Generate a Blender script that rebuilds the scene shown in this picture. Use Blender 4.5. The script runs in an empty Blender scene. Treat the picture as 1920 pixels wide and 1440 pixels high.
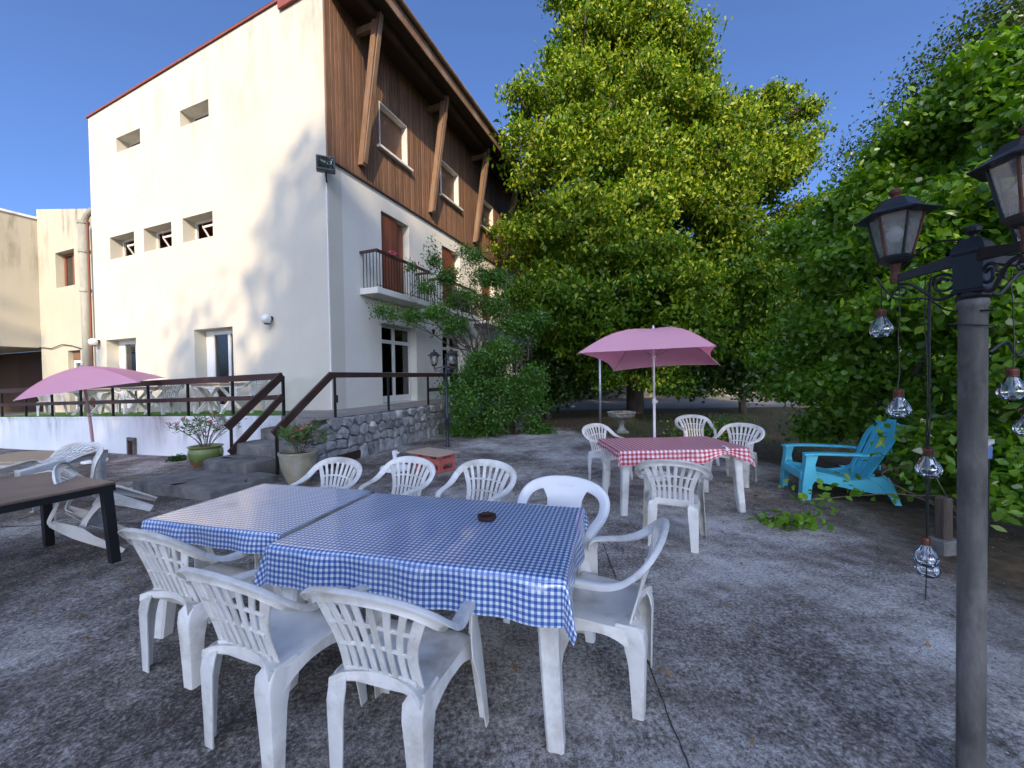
import bpy, math, random
import numpy as np
from mathutils import Matrix, Vector
random.seed(7)
RNG = np.random.default_rng(11)
R = math.radians
SC = bpy.context.scene
COL = SC.collection

# ------------------------------------------------------------------ camera
CAM_H = 1.55
PITCH, ROLL = -0.0176, -0.0154
def _cam():
    cp, sp, cr, sr = math.cos(PITCH), math.sin(PITCH), math.cos(ROLL), math.sin(ROLL)
    def w(x, y, z): return Vector((x, y * cp - z * sp, y * sp + z * cp))
    right, up, fwd = w(cr, 0, sr), w(-sr, 0, cr), w(0, 1, 0)
    m = Matrix(((right.x, up.x, -fwd.x, 0), (right.y, up.y, -fwd.y, 0), (right.z, up.z, -fwd.z, CAM_H), (0, 0, 0, 1)))
    cd = bpy.data.cameras.new('camera'); cd.sensor_width = 36; cd.lens = 13.918
    cd.clip_start = 0.05; cd.clip_end = 2000
    c = bpy.data.objects.new('camera', cd); COL.objects.link(c); c.matrix_world = m
    SC.camera = c
_cam()

# ------------------------------------------------------------------ sky, sun, exposure
SUN_EL = R(28.5)
SUN_DIR = Vector((0.05, -1.0, 0)).normalized() * math.cos(SUN_EL) + Vector((0, 0, math.sin(SUN_EL)))   # towards the sun
W = bpy.data.worlds.new('World'); SC.world = W; W.use_nodes = True
_n = W.node_tree.nodes; _l = W.node_tree.links
_bg = _n['Background']; _sky = _n.new('ShaderNodeTexSky'); _sky.sky_type = 'NISHITA'; _sky.sun_disc = False
_sky.sun_elevation = SUN_EL; _sky.sun_rotation = math.atan2(SUN_DIR.x, SUN_DIR.y)
_sky.air_density = 0.5; _sky.dust_density = 4.0; _sky.ozone_density = 8.0; _sky.altitude = 0
_l.new(_sky.outputs[0], _bg.inputs[0]); _bg.inputs[1].default_value = 0.15
_sd = bpy.data.lights.new('sun', 'SUN'); _sd.energy = 2.35; _sd.angle = R(0.55); _sd.color = (1.0, 0.78, 0.50)
_so = bpy.data.objects.new('sun', _sd); COL.objects.link(_so)
_so.rotation_euler = (-SUN_DIR).to_track_quat('-Z', 'Y').to_euler()
SC.view_settings.view_transform = 'Standard'; SC.view_settings.look = 'None'
SC.view_settings.exposure = 1.36; SC.view_settings.gamma = 1.0; SC.view_settings.use_curve_mapping = False
SC.cycles.max_bounces = 6; SC.cycles.diffuse_bounces = 3; SC.cycles.glossy_bounces = 3
SC.cycles.transmission_bounces = 4; SC.cycles.transparent_max_bounces = 12
SC.cycles.sample_clamp_indirect = 6.0; SC.cycles.use_denoising = True

# ------------------------------------------------------------------ object helpers
def tag(o, label=None, cat=None, group=None, kind=None):
    if label: o['label'] = label
    if cat: o['category'] = cat
    if group: o['group'] = group
    if kind: o['kind'] = kind
    return o
def thing(name, label, cat, loc=(0, 0, 0), rz=0.0, group=None, rot=None):
    o = bpy.data.objects.new(name, None); COL.objects.link(o)
    o.empty_display_size = 0.1
    o.location = loc
    o.rotation_euler = rot if rot is not None else (0, 0, rz)
    return tag(o, label, cat, group)
KIDS = {}
def link(name, me, parent=None, mat=None):
    o = bpy.data.objects.new(name, me); COL.objects.link(o)
    if parent is not None:
        o.parent = parent; KIDS.setdefault(parent.name, []).append(o)
    if mat is not None and not me.materials: me.materials.append(mat)
    return o
def copy_tree(root, parent=None):
    c = root.copy(); COL.objects.link(c)
    if parent is not None:
        c.parent = parent; KIDS.setdefault(parent.name, []).append(c)
    for ch in list(KIDS.get(root.name, [])): copy_tree(ch, c)
    return c
def np_mesh(name, V, F, mats, smooth=False, midx=None, uv=None):
    """V (n,3), F (m,k) all faces k-gons"""
    me = bpy.data.meshes.new(name); V = np.asarray(V, np.float32); F = np.asarray(F, np.int32)
    m, k = F.shape
    me.vertices.add(len(V)); me.vertices.foreach_set('co', V.ravel())
    me.loops.add(m * k); me.loops.foreach_set('vertex_index', F.ravel())
    me.polygons.add(m); me.polygons.foreach_set('loop_start', np.arange(0, m * k, k, dtype=np.int32))
    me.polygons.foreach_set('loop_total', np.full(m, k, np.int32))
    if smooth: me.polygons.foreach_set('use_smooth', np.ones(m, bool))
    if midx is not None: me.polygons.foreach_set('material_index', np.asarray(midx, np.int32))
    for mt in mats: me.materials.append(mt)
    if uv is not None:
        l = me.uv_layers.new(name='UVMap'); l.data.foreach_set('uv', np.asarray(uv, np.float32)[F.ravel()].ravel())
    me.update(calc_edges=True)
    return me
class MB:
    def __init__(s): s.v = []; s.f = []; s.m = []; s.cur = 0
    def add(s, vs, fs):
        b = len(s.v); s.v += [tuple(map(float, p)) for p in vs]; s.f += [tuple(b + i for i in f) for f in fs]; s.m += [s.cur] * len(fs)
        return s
    def box(s, x0, x1, y0, y1, z0, z1):
        return s.add([(x0, y0, z0), (x1, y0, z0), (x1, y1, z0), (x0, y1, z0), (x0, y0, z1), (x1, y0, z1), (x1, y1, z1), (x0, y1, z1)],
                     [(3, 2, 1, 0), (4, 5, 6, 7), (0, 1, 5, 4), (1, 2, 6, 5), (2, 3, 7, 6), (3, 0, 4, 7)])
    def hexa(s, p):   # 8 points, bottom 4 then top 4
        return s.add(p, [(3, 2, 1, 0), (4, 5, 6, 7), (0, 1, 5, 4), (1, 2, 6, 5), (2, 3, 7, 6), (3, 0, 4, 7)])
    def rbox(s, x0, x1, y0, y1, z0, z1, r=0.02):   # box with bevelled vertical and horizontal edges
        def ring(i, z): return [(x0 + i, y0 + r, z), (x0 + r, y0 + i, z), (x1 - r, y0 + i, z), (x1 - i, y0 + r, z), (x1 - i, y1 - r, z), (x1 - r, y1 - i, z), (x0 + r, y1 - i, z), (x0 + i, y1 - r, z)]
        rs = [ring(r * .6, z0), ring(0, z0 + r), ring(0, z1 - r), ring(r * .6, z1)]
        return s.loft(rs)
    def loft(s, rings, caps=True, closed=True):
        n = len(rings[0]); vs = [p for r in rings for p in r]; fs = []
        for i in range(len(rings) - 1):
            for j in range(n if closed else n - 1):
                a = i * n + j; b = i * n + (j + 1) % n; fs.append((a, b, b + n, a + n))
        if caps: fs.append(tuple(range(n))[::-1]); fs.append(tuple((len(rings) - 1) * n + j for j in range(n)))
        return s.add(vs, fs)
    def lathe(s, prof, n=24, c=(0, 0, 0), caps=True):
        rings = [[(c[0] + r * math.cos(2 * math.pi * j / n), c[1] + r * math.sin(2 * math.pi * j / n), c[2] + z) for j in range(n)] for r, z in prof]
        return s.loft(rings, caps)
    def tube(s, pts, rad, n=8, caps=True):
        pts = [Vector(p) for p in pts]; rad = rad if isinstance(rad, (list, tuple)) else [rad] * len(pts)
        rings = []; prev = None
        for i, p in enumerate(pts):
            t = (pts[min(i + 1, len(pts) - 1)] - pts[max(i - 1, 0)])
            t = t.normalized() if t.length > 1e-9 else Vector((0, 0, 1))
            if prev is None:
                a = Vector((0, 0, 1)) if abs(t.z) < .9 else Vector((1, 0, 0)); u = t.cross(a).normalized()
            else: u = (prev - t * prev.dot(t)); u = u.normalized() if u.length > 1e-6 else t.orthogonal().normalized()
            prev = u; w = t.cross(u)
            rings.append([p + (u * math.cos(2 * math.pi * j / n) + w * math.sin(2 * math.pi * j / n)) * rad[i] for j in range(n)])
        return s.loft(rings, caps)
    def sweep(s, pts, wdirs, width, thick, bev=.25):
        """strip of rectangular section with eased edges; wdirs = width directions"""
        pts = [Vector(p) for p in pts]; rings = []
        for i, p in enumerate(pts):
            t = (pts[min(i + 1, len(pts) - 1)] - pts[max(i - 1, 0)]).normalized()
            w = Vector(wdirs[i]); w = (w - t * w.dot(t)).normalized(); h = w.cross(t)
            ww = (width[i] if isinstance(width, (list, tuple)) else width) / 2
            tt = (thick[i] if isinstance(thick, (list, tuple)) else thick) / 2; e = bev * min(ww, tt) * 2
            rings.append([p + w * a + h * b for a, b in ((-ww + e, -tt), (ww - e, -tt), (ww, -tt + e), (ww, tt - e), (ww - e, tt), (-ww + e, tt), (-ww, tt - e), (-ww, -tt + e))])
        return s.loft(rings)
    def bar(s, a, b, w, h, up=(0, 0, 1)):   # box beam from a to b
        a, b = Vector(a), Vector(b); t = (b - a).normalized(); u = Vector(up)
        x = t.cross(u)
        if x.length < 1e-4: x = t.orthogonal()
        x.normalize(); y = x.cross(t)
        p = []
        for q in (a, b): p += [q - x * w / 2 - y * h / 2, q + x * w / 2 - y * h / 2, q + x * w / 2 + y * h / 2, q - x * w / 2 + y * h / 2]
        return s.hexa(p)
    def mesh(s, name, mats, smooth=False, auto=None):
        me = bpy.data.meshes.new(name); me.from_pydata(s.v, [], s.f)
        for m in (mats if isinstance(mats, (list, tuple)) else [mats]): me.materials.append(m)
        if any(s.m): me.polygons.foreach_set('material_index', s.m)
        if smooth: me.polygons.foreach_set('use_smooth', [True] * len(me.polygons))
        if auto is not None:
            me.polygons.foreach_set('use_smooth', [True] * len(me.polygons)); me.set_sharp_from_angle(angle=R(auto))
        me.update(); return me
    def build(s, name, mats, parent=None, smooth=False, auto=None):
        return link(name, s.mesh(name, mats, smooth, auto), parent)
def lerp(a, b, t): return a + (b - a) * t
def pl(x, xs, ys): return float(np.interp(x, xs, ys))
def crom(pts, n):
    """smooth curve through points"""
    P = [Vector(p) for p in pts]; P = [P[0] * 2 - P[1]] + P + [P[-1] * 2 - P[-2]]; out = []
    for i in range(1, len(P) - 2):
        for k in range(n):
            t = k / n; a, b, c, d = P[i - 1], P[i], P[i + 1], P[i + 2]
            out.append(.5 * ((2 * b) + (c - a) * t + (2 * a - 5 * b + 4 * c - d) * t * t + (3 * b - a - 3 * c + d) * t ** 3))
    out.append(P[-2]); return out
def face(fx, fy): return math.atan2(fy, fx) - math.pi / 2      # rotation that turns local +y to (fx, fy)
def gz(x, y): return -0.03 * math.log1p(math.exp((-x - 2.2) * 3.0)) / 3.0   # the yard falls gently to the left

# ------------------------------------------------------------------ materials
class NT:
    def __init__(s, name):
        s.m = bpy.data.materials.new(name); s.m.use_nodes = True; s.t = s.m.node_tree
        s.b = s.t.nodes['Principled BSDF']; s.out = s.t.nodes['Material Output']
    def n(s, typ, **kw):
        nd = s.t.nodes.new('ShaderNode' + typ)
        for k, v in kw.items():
            if k.startswith('i_'): nd.inputs[int(k[2:]) if k[2:].isdigit() else k[2:].replace('_', ' ')].default_value = v
            else: setattr(nd, k, v)
        return nd
    def l(s, a, b): s.t.links.new(a, b)
    def noise(s, vec, scale, detail=4, rough=.55, stretch=None):
        if stretch:
            mp = s.n('Mapping'); mp.inputs['Scale'].default_value = stretch; s.l(vec, mp.inputs[0]); vec = mp.outputs[0]
        nd = s.n('TexNoise'); nd.inputs['Scale'].default_value = scale; nd.inputs['Detail'].default_value = detail; nd.inputs['Roughness'].default_value = rough
        s.l(vec, nd.inputs['Vector']); return nd.outputs['Fac']
    def ramp(s, fac, stops, interp='LINEAR'):
        r = s.n('ValToRGB'); r.color_ramp.interpolation = interp
        e = r.color_ramp.elements
        while len(e) < len(stops): e.new(.5)
        for el, (p, c) in zip(e, stops): el.position = p; el.color = (c if len(c) == 4 else (*c, 1)) if not isinstance(c, (int, float)) else (c, c, c, 1)
        s.l(fac, r.inputs[0]); return r.outputs[0]
    def mix(s, fac, a, b, mode='MIX'):
        m = s.n('Mix', data_type='RGBA', blend_type=mode)
        for sock, v in ((m.inputs[0], fac), (m.inputs[6], a), (m.inputs[7], b)):
            if hasattr(v, 'links') or hasattr(v, 'node'): s.l(v, sock)
            else: sock.default_value = v if not isinstance(v, tuple) or len(v) == 4 else (*v, 1)
        return m.outputs[2]
    def math(s, op, a, b=None, c=None):
        m = s.n('Math', operation=op)
        for i, v in enumerate((a, b, c)):
            if v is None: continue
            if hasattr(v, 'node'): s.l(v, m.inputs[i])
            else: m.inputs[i].default_value = v
        return m.outputs[0]
    def bump(s, h, strength=.3, dist=.01):
        b = s.n('Bump'); b.inputs['Strength'].default_value = strength; b.inputs['Distance'].default_value = dist
        s.l(h, b.inputs['Height']); s.l(b.outputs[0], s.b.inputs['Normal'])
    def obj(s): return s.n('TexCoord').outputs['Object']
    def pos(s): return s.n('NewGeometry').outputs['Position']
    def col(s, v):
        if hasattr(v, 'node'): s.l(v, s.b.inputs['Base Color'])
        else: s.b.inputs['Base Color'].default_value = (*v, 1)
    def rgh(s, v):
        if hasattr(v, 'node'): s.l(v, s.b.inputs['Roughness'])
        else: s.b.inputs['Roughness'].default_value = v
def sc(c, k): return tuple(min(1, x * k) for x in c)
def simple(name, c, rough=.6, var=.25, scale=6.0, bump=.1, bd=.004, metal=0.0, dirt=None, spec=.5, stretch=None, rnd=.12, world=False):
    n = NT(name); v = n.pos() if world else n.obj()
    if rnd and not world:      # every object gets its own patch of the pattern
        va = n.n('VectorMath', operation='MULTIPLY_ADD'); n.l(n.n('ObjectInfo').outputs['Random'], va.inputs[0]); va.inputs[1].default_value = (31, 17, 23); n.l(v, va.inputs[2]); v = va.outputs[0]
    f = n.noise(v, scale, 5, .6, stretch)
    cc = n.ramp(f, [(.25, sc(c, 1 - var)), (.75, sc(c, 1 + var * .6))])
    if dirt:
        f2 = n.noise(v, scale * .35, 6, .7, stretch); d = n.ramp(f2, [(.48, 0.0), (.72, dirt[1])])
        cc = n.mix(d, cc, dirt[0])
    if rnd:
        oi = n.n('ObjectInfo'); k = n.math('MULTIPLY_ADD', oi.outputs['Random'], rnd * 2, 1 - rnd)
        hs = n.n('HueSaturation'); n.l(k, hs.inputs['Value']); n.l(cc, hs.inputs['Color']); cc = hs.outputs[0]
    n.col(cc); n.rgh(n.math('MULTIPLY_ADD', f, .2, rough - .1)); n.b.inputs['Metallic'].default_value = metal
    n.b.inputs['Specular IOR Level'].default_value = spec
    if bump: n.bump(n.noise(v, scale * 7, 4, .6, stretch), bump, bd)
    return n.m
M = {}
def leaf_mat(name, c1, c2, c3=None, trans=.35, gloss=.05):
    n = NT(name); g = n.n('NewGeometry')
    rp = n.ramp(g.outputs['Random Per Island'], [(0, c1), (.55, c2), (1, c3 or c2)])
    big = n.noise(g.outputs['Position'], 1.3, 3)
    hs = n.n('HueSaturation'); n.l(rp, hs.inputs['Color']); n.l(n.math('MULTIPLY_ADD', big, 1.0, .5), hs.inputs['Value'])
    d = n.n('BsdfDiffuse'); t = n.n('BsdfTranslucent'); gl = n.n('BsdfGlossy'); gl.inputs['Roughness'].default_value = .35
    n.l(hs.outputs[0], d.inputs[0])
    hs2 = n.n('HueSaturation'); hs2.inputs['Saturation'].default_value = 1.15; hs2.inputs['Value'].default_value = 1.25
    n.l(hs.outputs[0], hs2.inputs['Color']); n.l(hs2.outputs[0], t.inputs[0])
    m1 = n.n('MixShader'); m1.inputs[0].default_value = trans; n.l(d.outputs[0], m1.inputs[1]); n.l(t.outputs[0], m1.inputs[2])
    m2 = n.n('MixShader'); m2.inputs[0].default_value = gloss; n.l(m1.outputs[0], m2.inputs[1]); n.l(gl.outputs[0], m2.inputs[2])
    n.l(m2.outputs[0], n.out.inputs[0]); return n.m
M['plastic'] = simple('white_plastic', (.76, .74, .69), .42, .14, 7.0, .10, .002, dirt=((.33, .29, .22), .85), rnd=.07)
M['plastic_clean'] = simple('clean_white_plastic', (.80, .80, .79), .38, .06, 3.0, .03, .002, rnd=.03)
M['blue_plastic'] = simple('turquoise_plastic', (.10, .56, .70), .4, .10, 3.0, .05, .002, rnd=0)
M['pink_cloth'] = None
M['dark_metal'] = simple('dark_green_black_metal', (.018, .020, .022), .45, .3, 9, .15, .003, metal=.3, dirt=((.09, .045, .025), .5), rnd=.05)
M['rust_metal'] = simple('rusty_metal', (.10, .035, .018), .75, .5, 25, .3, .003, rnd=.05)
M['navy_metal'] = simple('navy_painted_metal', (.012, .016, .028), .4, .2, 9, .1, .002, rnd=.05)
M['rail_wood'] = simple('dark_stained_wood', (.050, .022, .014), .6, .4, 5, .2, .003, stretch=(1, 1, 1), dirt=((.10, .06, .045), .5))
M['black_metal'] = simple('black_iron', (.012, .010, .010), .5, .3, 8, .1, .002, metal=.2)
M['black_wood'] = simple('black_painted_frame', (.008, .008, .009), .5, .3, 8, .1, .002)
M['post_metal'] = simple('grey_weathered_post', (.13, .125, .11), .6, .55, 9, .5, .004, metal=.1, dirt=((.34, .32, .29), .9), stretch=(1, 1, .35))
M['stone_step'] = simple('mossy_concrete', (.19, .18, .165), .9, .45, 5, .7, .012, dirt=((.025, .024, .022), .9), world=True)
M['urn_stone'] = simple('cast_stone', (.36, .34, .29), .85, .35, 9, .4, .005, dirt=((.12, .11, .09), .6))
M['mortar'] = simple('wall_mortar', (.13, .12, .11), .95, .4, 8, .7, .01, world=True)
M['stone'] = simple('grey_limestone', (.36, .355, .34), .85, .45, 7, .8, .02, dirt=((.06, .058, .055), .7), rnd=.3)
M['pot_beige'] = simple('weathered_beige_pot', (.33, .29, .20), .85, .35, 7, .4, .005, dirt=((.42, .42, .40), .7))
M['crate'] = simple('faded_red_crate', (.62, .16, .13), .55, .15, 6, .1, .002)
M['board'] = simple('bare_chipboard', (.52, .38, .27), .8, .15, 18, .1, .002)
M['table_brown'] = simple('worn_brown_tabletop', (.17, .115, .085), .5, .35, 4, .15, .003, dirt=((.30, .22, .17), .5))
M['tan_top'] = simple('tan_table_panel', (.48, .35, .22), .6, .15, 8, .05, .002)
M['soil'] = simple('dry_soil', (.055, .040, .028), .95, .5, 14, .8, .01)
M['bark'] = simple('grey_brown_bark', (.085, .065, .048), .95, .5, 6, .9, .02, stretch=(1, 1, .25), world=True)
M['twig'] = simple('brown_twig', (.16, .115, .075), .9, .4, 10, .3, .004)
M['frame_white'] = simple('white_window_frame', (.72, .71, .68), .5, .08, 5, .05, .002)
M['sill'] = simple('pale_stone_sill', (.66, .61, .52), .8, .15, 6, .2, .003)
M['blind'] = simple('brown_roller_blind', (.18, .095, .055), .6, .2, 6, .1, .003)
M['shutter'] = simple('red_brown_shutter', (.20, .062, .030), .55, .35, 5, .25, .004, stretch=(1, 1, .12), rnd=.2)
M['beam_wood'] = simple('weathered_brown_beam', (.20, .115, .065), .75, .35, 5, .3, .004, dirt=((.36, .28, .20), .5), stretch=(1, 1, .2))
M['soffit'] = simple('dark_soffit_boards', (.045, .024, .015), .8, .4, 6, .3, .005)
M['red_fascia'] = simple('red_brown_flashing', (.23, .060, .045), .7, .2, 6, .1, .003)
M['grey_pipe'] = simple('grey_green_downpipe', (.30, .30, .25), .7, .25, 5, .2, .003, dirt=((.14, .13, .11), .6), stretch=(1, 1, .3))
M['flood'] = simple('grey_floodlight', (.13, .14, .15), .5, .2, 8, .1, .002, metal=.4)
M['lampglass'] = simple('frosted_globe', (.75, .75, .72), .2, .05, 5, 0)
M['turf_green'] = simple('artificial_turf', (.10, .26, .02), .95, .3, 60, .8, .01, world=True)
M['terrace_floor'] = simple('terrace_concrete', (.26, .23, .20), .9, .3, 4, .3, .005, dirt=((.12, .11, .10), .6), world=True)
M['dead_leaf'] = simple('dead_leaf', (.28, .15, .055), .8, .4, 20, 0, rnd=0)
M['steel'] = simple('galvanised_pole', (.42, .43, .44), .4, .25, 5, .1, .002, metal=.6, stretch=(1, 1, .1))
M['copper'] = simple('copper_cap', (.16, .055, .032), .38, .3, 14, .2, .002, metal=.6)
M['wire'] = simple('black_cable', (.010, .012, .011), .5, .2, 8, 0)
M['parasol_pole'] = simple('white_painted_pole', (.68, .64, .63), .4, .1, 5, .05, .002)
M['pink_pole'] = simple('pinkish_pole', (.45, .28, .27), .5, .2, 5, .05, .002)
M['curtain'] = simple('pale_curtain', (.45, .40, .32), .9, .2, 5, .2, .004)
M['interior'] = simple('dim_interior_plaster', (.24, .10, .055), .9, .3, 3, 0)
M['newspaper'] = simple('newsprint', (.55, .53, .48), .9, .25, 60, .1, .001)
M['blue_box'] = simple('faded_blue_plastic', (.10, .16, .34), .5, .15, 8, .05, .002)
M['vent_dark'] = simple('rusty_grille', (.035, .014, .010), .8, .5, 20, .2, .003)
M['flower'] = leaf_mat('oleander_flower', (.55, .03, .10), (.75, .10, .22), (.85, .25, .35), .3, .03)
M['white_flower'] = leaf_mat('pale_flower', (.6, .6, .35), (.7, .7, .45), None, .3, .03)
M['leaf_linden'] = leaf_mat('linden_leaf', (.042, .105, .009), (.085, .172, .012), (.135, .228, .016), .38, .015)
M['leaf_bract'] = leaf_mat('linden_bract', (.23, .30, .025), (.31, .38, .035), (.38, .43, .05), .38, .012)
M['leaf_big'] = leaf_mat('broad_leaf', (.095, .210, .018), (.17, .335, .026), (.27, .44, .05), .45, .035)
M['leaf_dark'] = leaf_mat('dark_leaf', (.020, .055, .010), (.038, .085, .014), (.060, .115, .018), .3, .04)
M['leaf_shrub'] = leaf_mat('shrub_leaf', (.040, .125, .014), (.075, .180, .020), (.12, .23, .03), .38, .04)
M['leaf_far'] = leaf_mat('far_leaf', (.030, .070, .010), (.06, .11, .016), (.11, .13, .03), .3, .04)
M['leaf_oleander'] = leaf_mat('oleander_leaf', (.04, .11, .015), (.08, .17, .025), (.13, .22, .04), .3, .06)
M['grass'] = leaf_mat('grass_blade', (.045, .085, .015), (.08, .13, .025), (.14, .15, .05), .3, .03)

def _pink():
    n = NT('pink_canopy_cloth'); f = n.noise(n.obj(), 2.0, 4)
    c = n.ramp(f, [(.3, (.98, .52, .62)), (.7, (1.0, .56, .66))])
    d = n.n('BsdfDiffuse'); t = n.n('BsdfTranslucent'); t.inputs[0].default_value = (1.0, .26, .36, 1)
    n.l(c, d.inputs[0])
    b = n.n('Bump'); b.inputs['Strength'].default_value = .15; b.inputs['Distance'].default_value = .002
    n.l(n.noise(n.obj(), 350, 2), b.inputs['Height']); n.l(b.outputs[0], d.inputs['Normal'])
    m = n.n('MixShader'); m.inputs[0].default_value = .42; n.l(d.outputs[0], m.inputs[1]); n.l(t.outputs[0], m.inputs[2])
    n.l(m.outputs[0], n.out.inputs[0]); return n.m
M['pink_cloth'] = _pink()
def _glass(name, tint, glossy=(.95, .97, 1), rough=.02, base=.06, dirty=0.0):
    n = NT(name); tr = n.n('BsdfTransparent'); tr.inputs[0].default_value = (*tint, 1)
    g = n.n('BsdfGlossy'); g.inputs['Roughness'].default_value = rough; g.inputs[0].default_value = (*glossy, 1)
    fr = n.n('Fresnel'); fr.inputs[0].default_value = 1.5
    k = n.math('MULTIPLY_ADD', fr.outputs[0], 1.1, base)
    m = n.n('MixShader'); n.l(k, m.inputs[0]); n.l(tr.outputs[0], m.inputs[1]); n.l(g.outputs[0], m.inputs[2])
    o = m.outputs[0]
    if dirty:
        d = n.n('BsdfDiffuse'); d.inputs[0].default_value = (.5, .5, .46, 1); m2 = n.n('MixShader')
        n.l(n.ramp(n.noise(n.obj(), 14, 6, .7), [(.3, dirty * .4), (.75, dirty)]), m2.inputs[0])
        n.l(o, m2.inputs[1]); n.l(d.outputs[0], m2.inputs[2]); o = m2.outputs[0]
    n.l(o, n.out.inputs[0]); return n.m
M['glass'] = _glass('window_glass', (.72, .76, .74))
M['lantern_glass'] = _glass('dusty_lantern_glass', (.9, .92, .9), dirty=.45)
M['bulb_glass'] = _glass('bulb_glass', (.96, .98, .98), base=.10, rough=.03)
def _gingham(name, deep, mid, white, period, rough=.34, coat=.85):
    n = NT(name); uv = n.n('TexCoord').outputs['UV']; sp = n.n('SeparateXYZ'); n.l(uv, sp.inputs[0])
    s = []
    for i in (0, 1):
        f = n.math('FRACT', n.math('MULTIPLY', sp.outputs[i], 1 / period)); s.append(n.math('LESS_THAN', f, .5))
    v = n.math('MULTIPLY', n.math('ADD', s[0], s[1]), .5)
    c = n.ramp(v, [(0, white), (.25, mid), (.75, deep)], 'CONSTANT')
    st = n.noise(n.obj(), 3, 5, .6)
    c = n.mix(n.ramp(st, [(.5, 0.0), (.8, .18)]), c, (.42, .42, .40))
    n.col(c); n.rgh(n.math('MULTIPLY_ADD', st, .12, rough - .06)); n.b.inputs['Specular IOR Level'].default_value = .5
    n.b.inputs['Coat Weight'].default_value = coat; n.b.inputs['Coat Roughness'].default_value = .08; n.b.inputs['Coat IOR'].default_value = 1.9
    w = n.n('TexWave'); w.inputs['Scale'].default_value = 38; n.l(uv, w.inputs['Vector'])
    cr_ = [n.ramp(n.math('ABSOLUTE', n.math('SUBTRACT', n.math('FRACT', n.math('MULTIPLY', sp.outputs[i], 1 / q)), .5)), [(0, 1.0), (.018, 0.0)]) for i, q in ((0, .37), (1, .31))]
    n.bump(n.math('ADD', n.math('MULTIPLY', n.math('ADD', w.outputs['Fac'], n.math('ADD', cr_[0], cr_[1])), .35), n.noise(n.obj(), 9, 3)), .30, .006)
    return n.m
M['ging_blue'] = _gingham('blue_gingham_oilcloth', (.016, .075, .33), (.17, .29, .54), (.78, .79, .79), .026)
M['ging_red'] = _gingham('red_gingham_cloth', (.42, .008, .03), (.62, .20, .24), (.80, .73, .73), .050, .55, .15)
def _stucco(name, c, stain, streaks, z_hi, amt, bumps=.35):
    """painted render with rain streaks below the coping (z_hi) and a grubby base"""
    n = NT(name); p = n.pos(); f = n.noise(p, .8, 6, .6)
    cc = n.ramp(f, [(.3, sc(c, .93)), (.7, sc(c, 1.04))])
    st = n.noise(p, 2.6, 7, .65, (1, 1, .16)); bl = n.noise(p, .55, 4, .6)
    sx = n.n('SeparateXYZ'); n.l(p, sx.inputs[0])
    zr = n.n('MapRange'); zr.inputs[1].default_value = z_hi - streaks; zr.inputs[2].default_value = z_hi; n.l(sx.outputs[2], zr.inputs[0])
    k = n.math('MULTIPLY', n.ramp(st, [(.47, 0.0), (.68, 1.0)]), n.math('MULTIPLY_ADD', zr.outputs[0], amt, .06))
    k = n.math('MULTIPLY', k, n.ramp(bl, [(.36, .15), (.6, 1.0)]))
    cc = n.mix(k, cc, stain)
    n.col(cc); n.rgh(.92); n.b.inputs['Specular IOR Level'].default_value = .2
    n.bump(n.math('ADD', n.noise(p, 45, 5, .7), n.math('MULTIPLY', n.noise(p, 3, 3), 2.0)), bumps, .008)
    return n.m
M['stucco'] = _stucco('cream_stucco', (.56, .53, .445), (.24, .215, .17), 3.0, 10.9, 1.0)
M['stucco_front'] = _stucco('pale_stucco', (.66, .64, .57), (.40, .37, .31), 2.0, 12.5, .3)
M['annex'] = _stucco('yellow_stained_stucco', (.46, .425, .335), (.15, .135, .10), 3.0, 8.0, 1.3)
M['terrace_wall'] = _stucco('white_painted_wall', (.74, .745, .75), (.15, .15, .14), 1.1, .95, 1.5)
def _siding():
    n = NT('brown_stained_boards'); v = n.obj(); p = n.pos(); oi = n.n('ObjectInfo')
    f = n.noise(p, 6, 6, .65, (3, 3, .35)); f2 = n.noise(p, .9, 4)
    c = n.ramp(f, [(.25, (.10, .050, .026)), (.55, (.175, .092, .050)), (.85, (.25, .145, .085))])
    c = n.mix(n.ramp(f2, [(.45, 0.0), (.75, .5)]), c, (.10, .050, .032))
    hs = n.n('HueSaturation'); n.l(n.math('MULTIPLY_ADD', oi.outputs['Random'], .5, .75), hs.inputs['Value']); n.l(c, hs.inputs['Color'])
    n.col(hs.outputs[0]); n.rgh(.75); n.bump(f, .4, .006); return n.m
M['siding'] = _siding()
def _glaze():
    n = NT('green_brown_glazed_pot'); v = n.obj(); sx = n.n('SeparateXYZ'); n.l(v, sx.inputs[0])
    dr = n.noise(v, 14, 4, .6, (1, 1, .12))
    h = n.math('ADD', sx.outputs[2], n.math('MULTIPLY', dr, .26))
    c = n.ramp(h, [(.30, (.22, .085, .045)), (.40, (.11, .10, .03)), (.44, (.13, .19, .05)), (.6, (.20, .24, .08))])
    n.col(c); n.rgh(.3); n.bump(n.noise(v, 30, 3), .15, .004); return n.m
M['glaze'] = _glaze()
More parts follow.
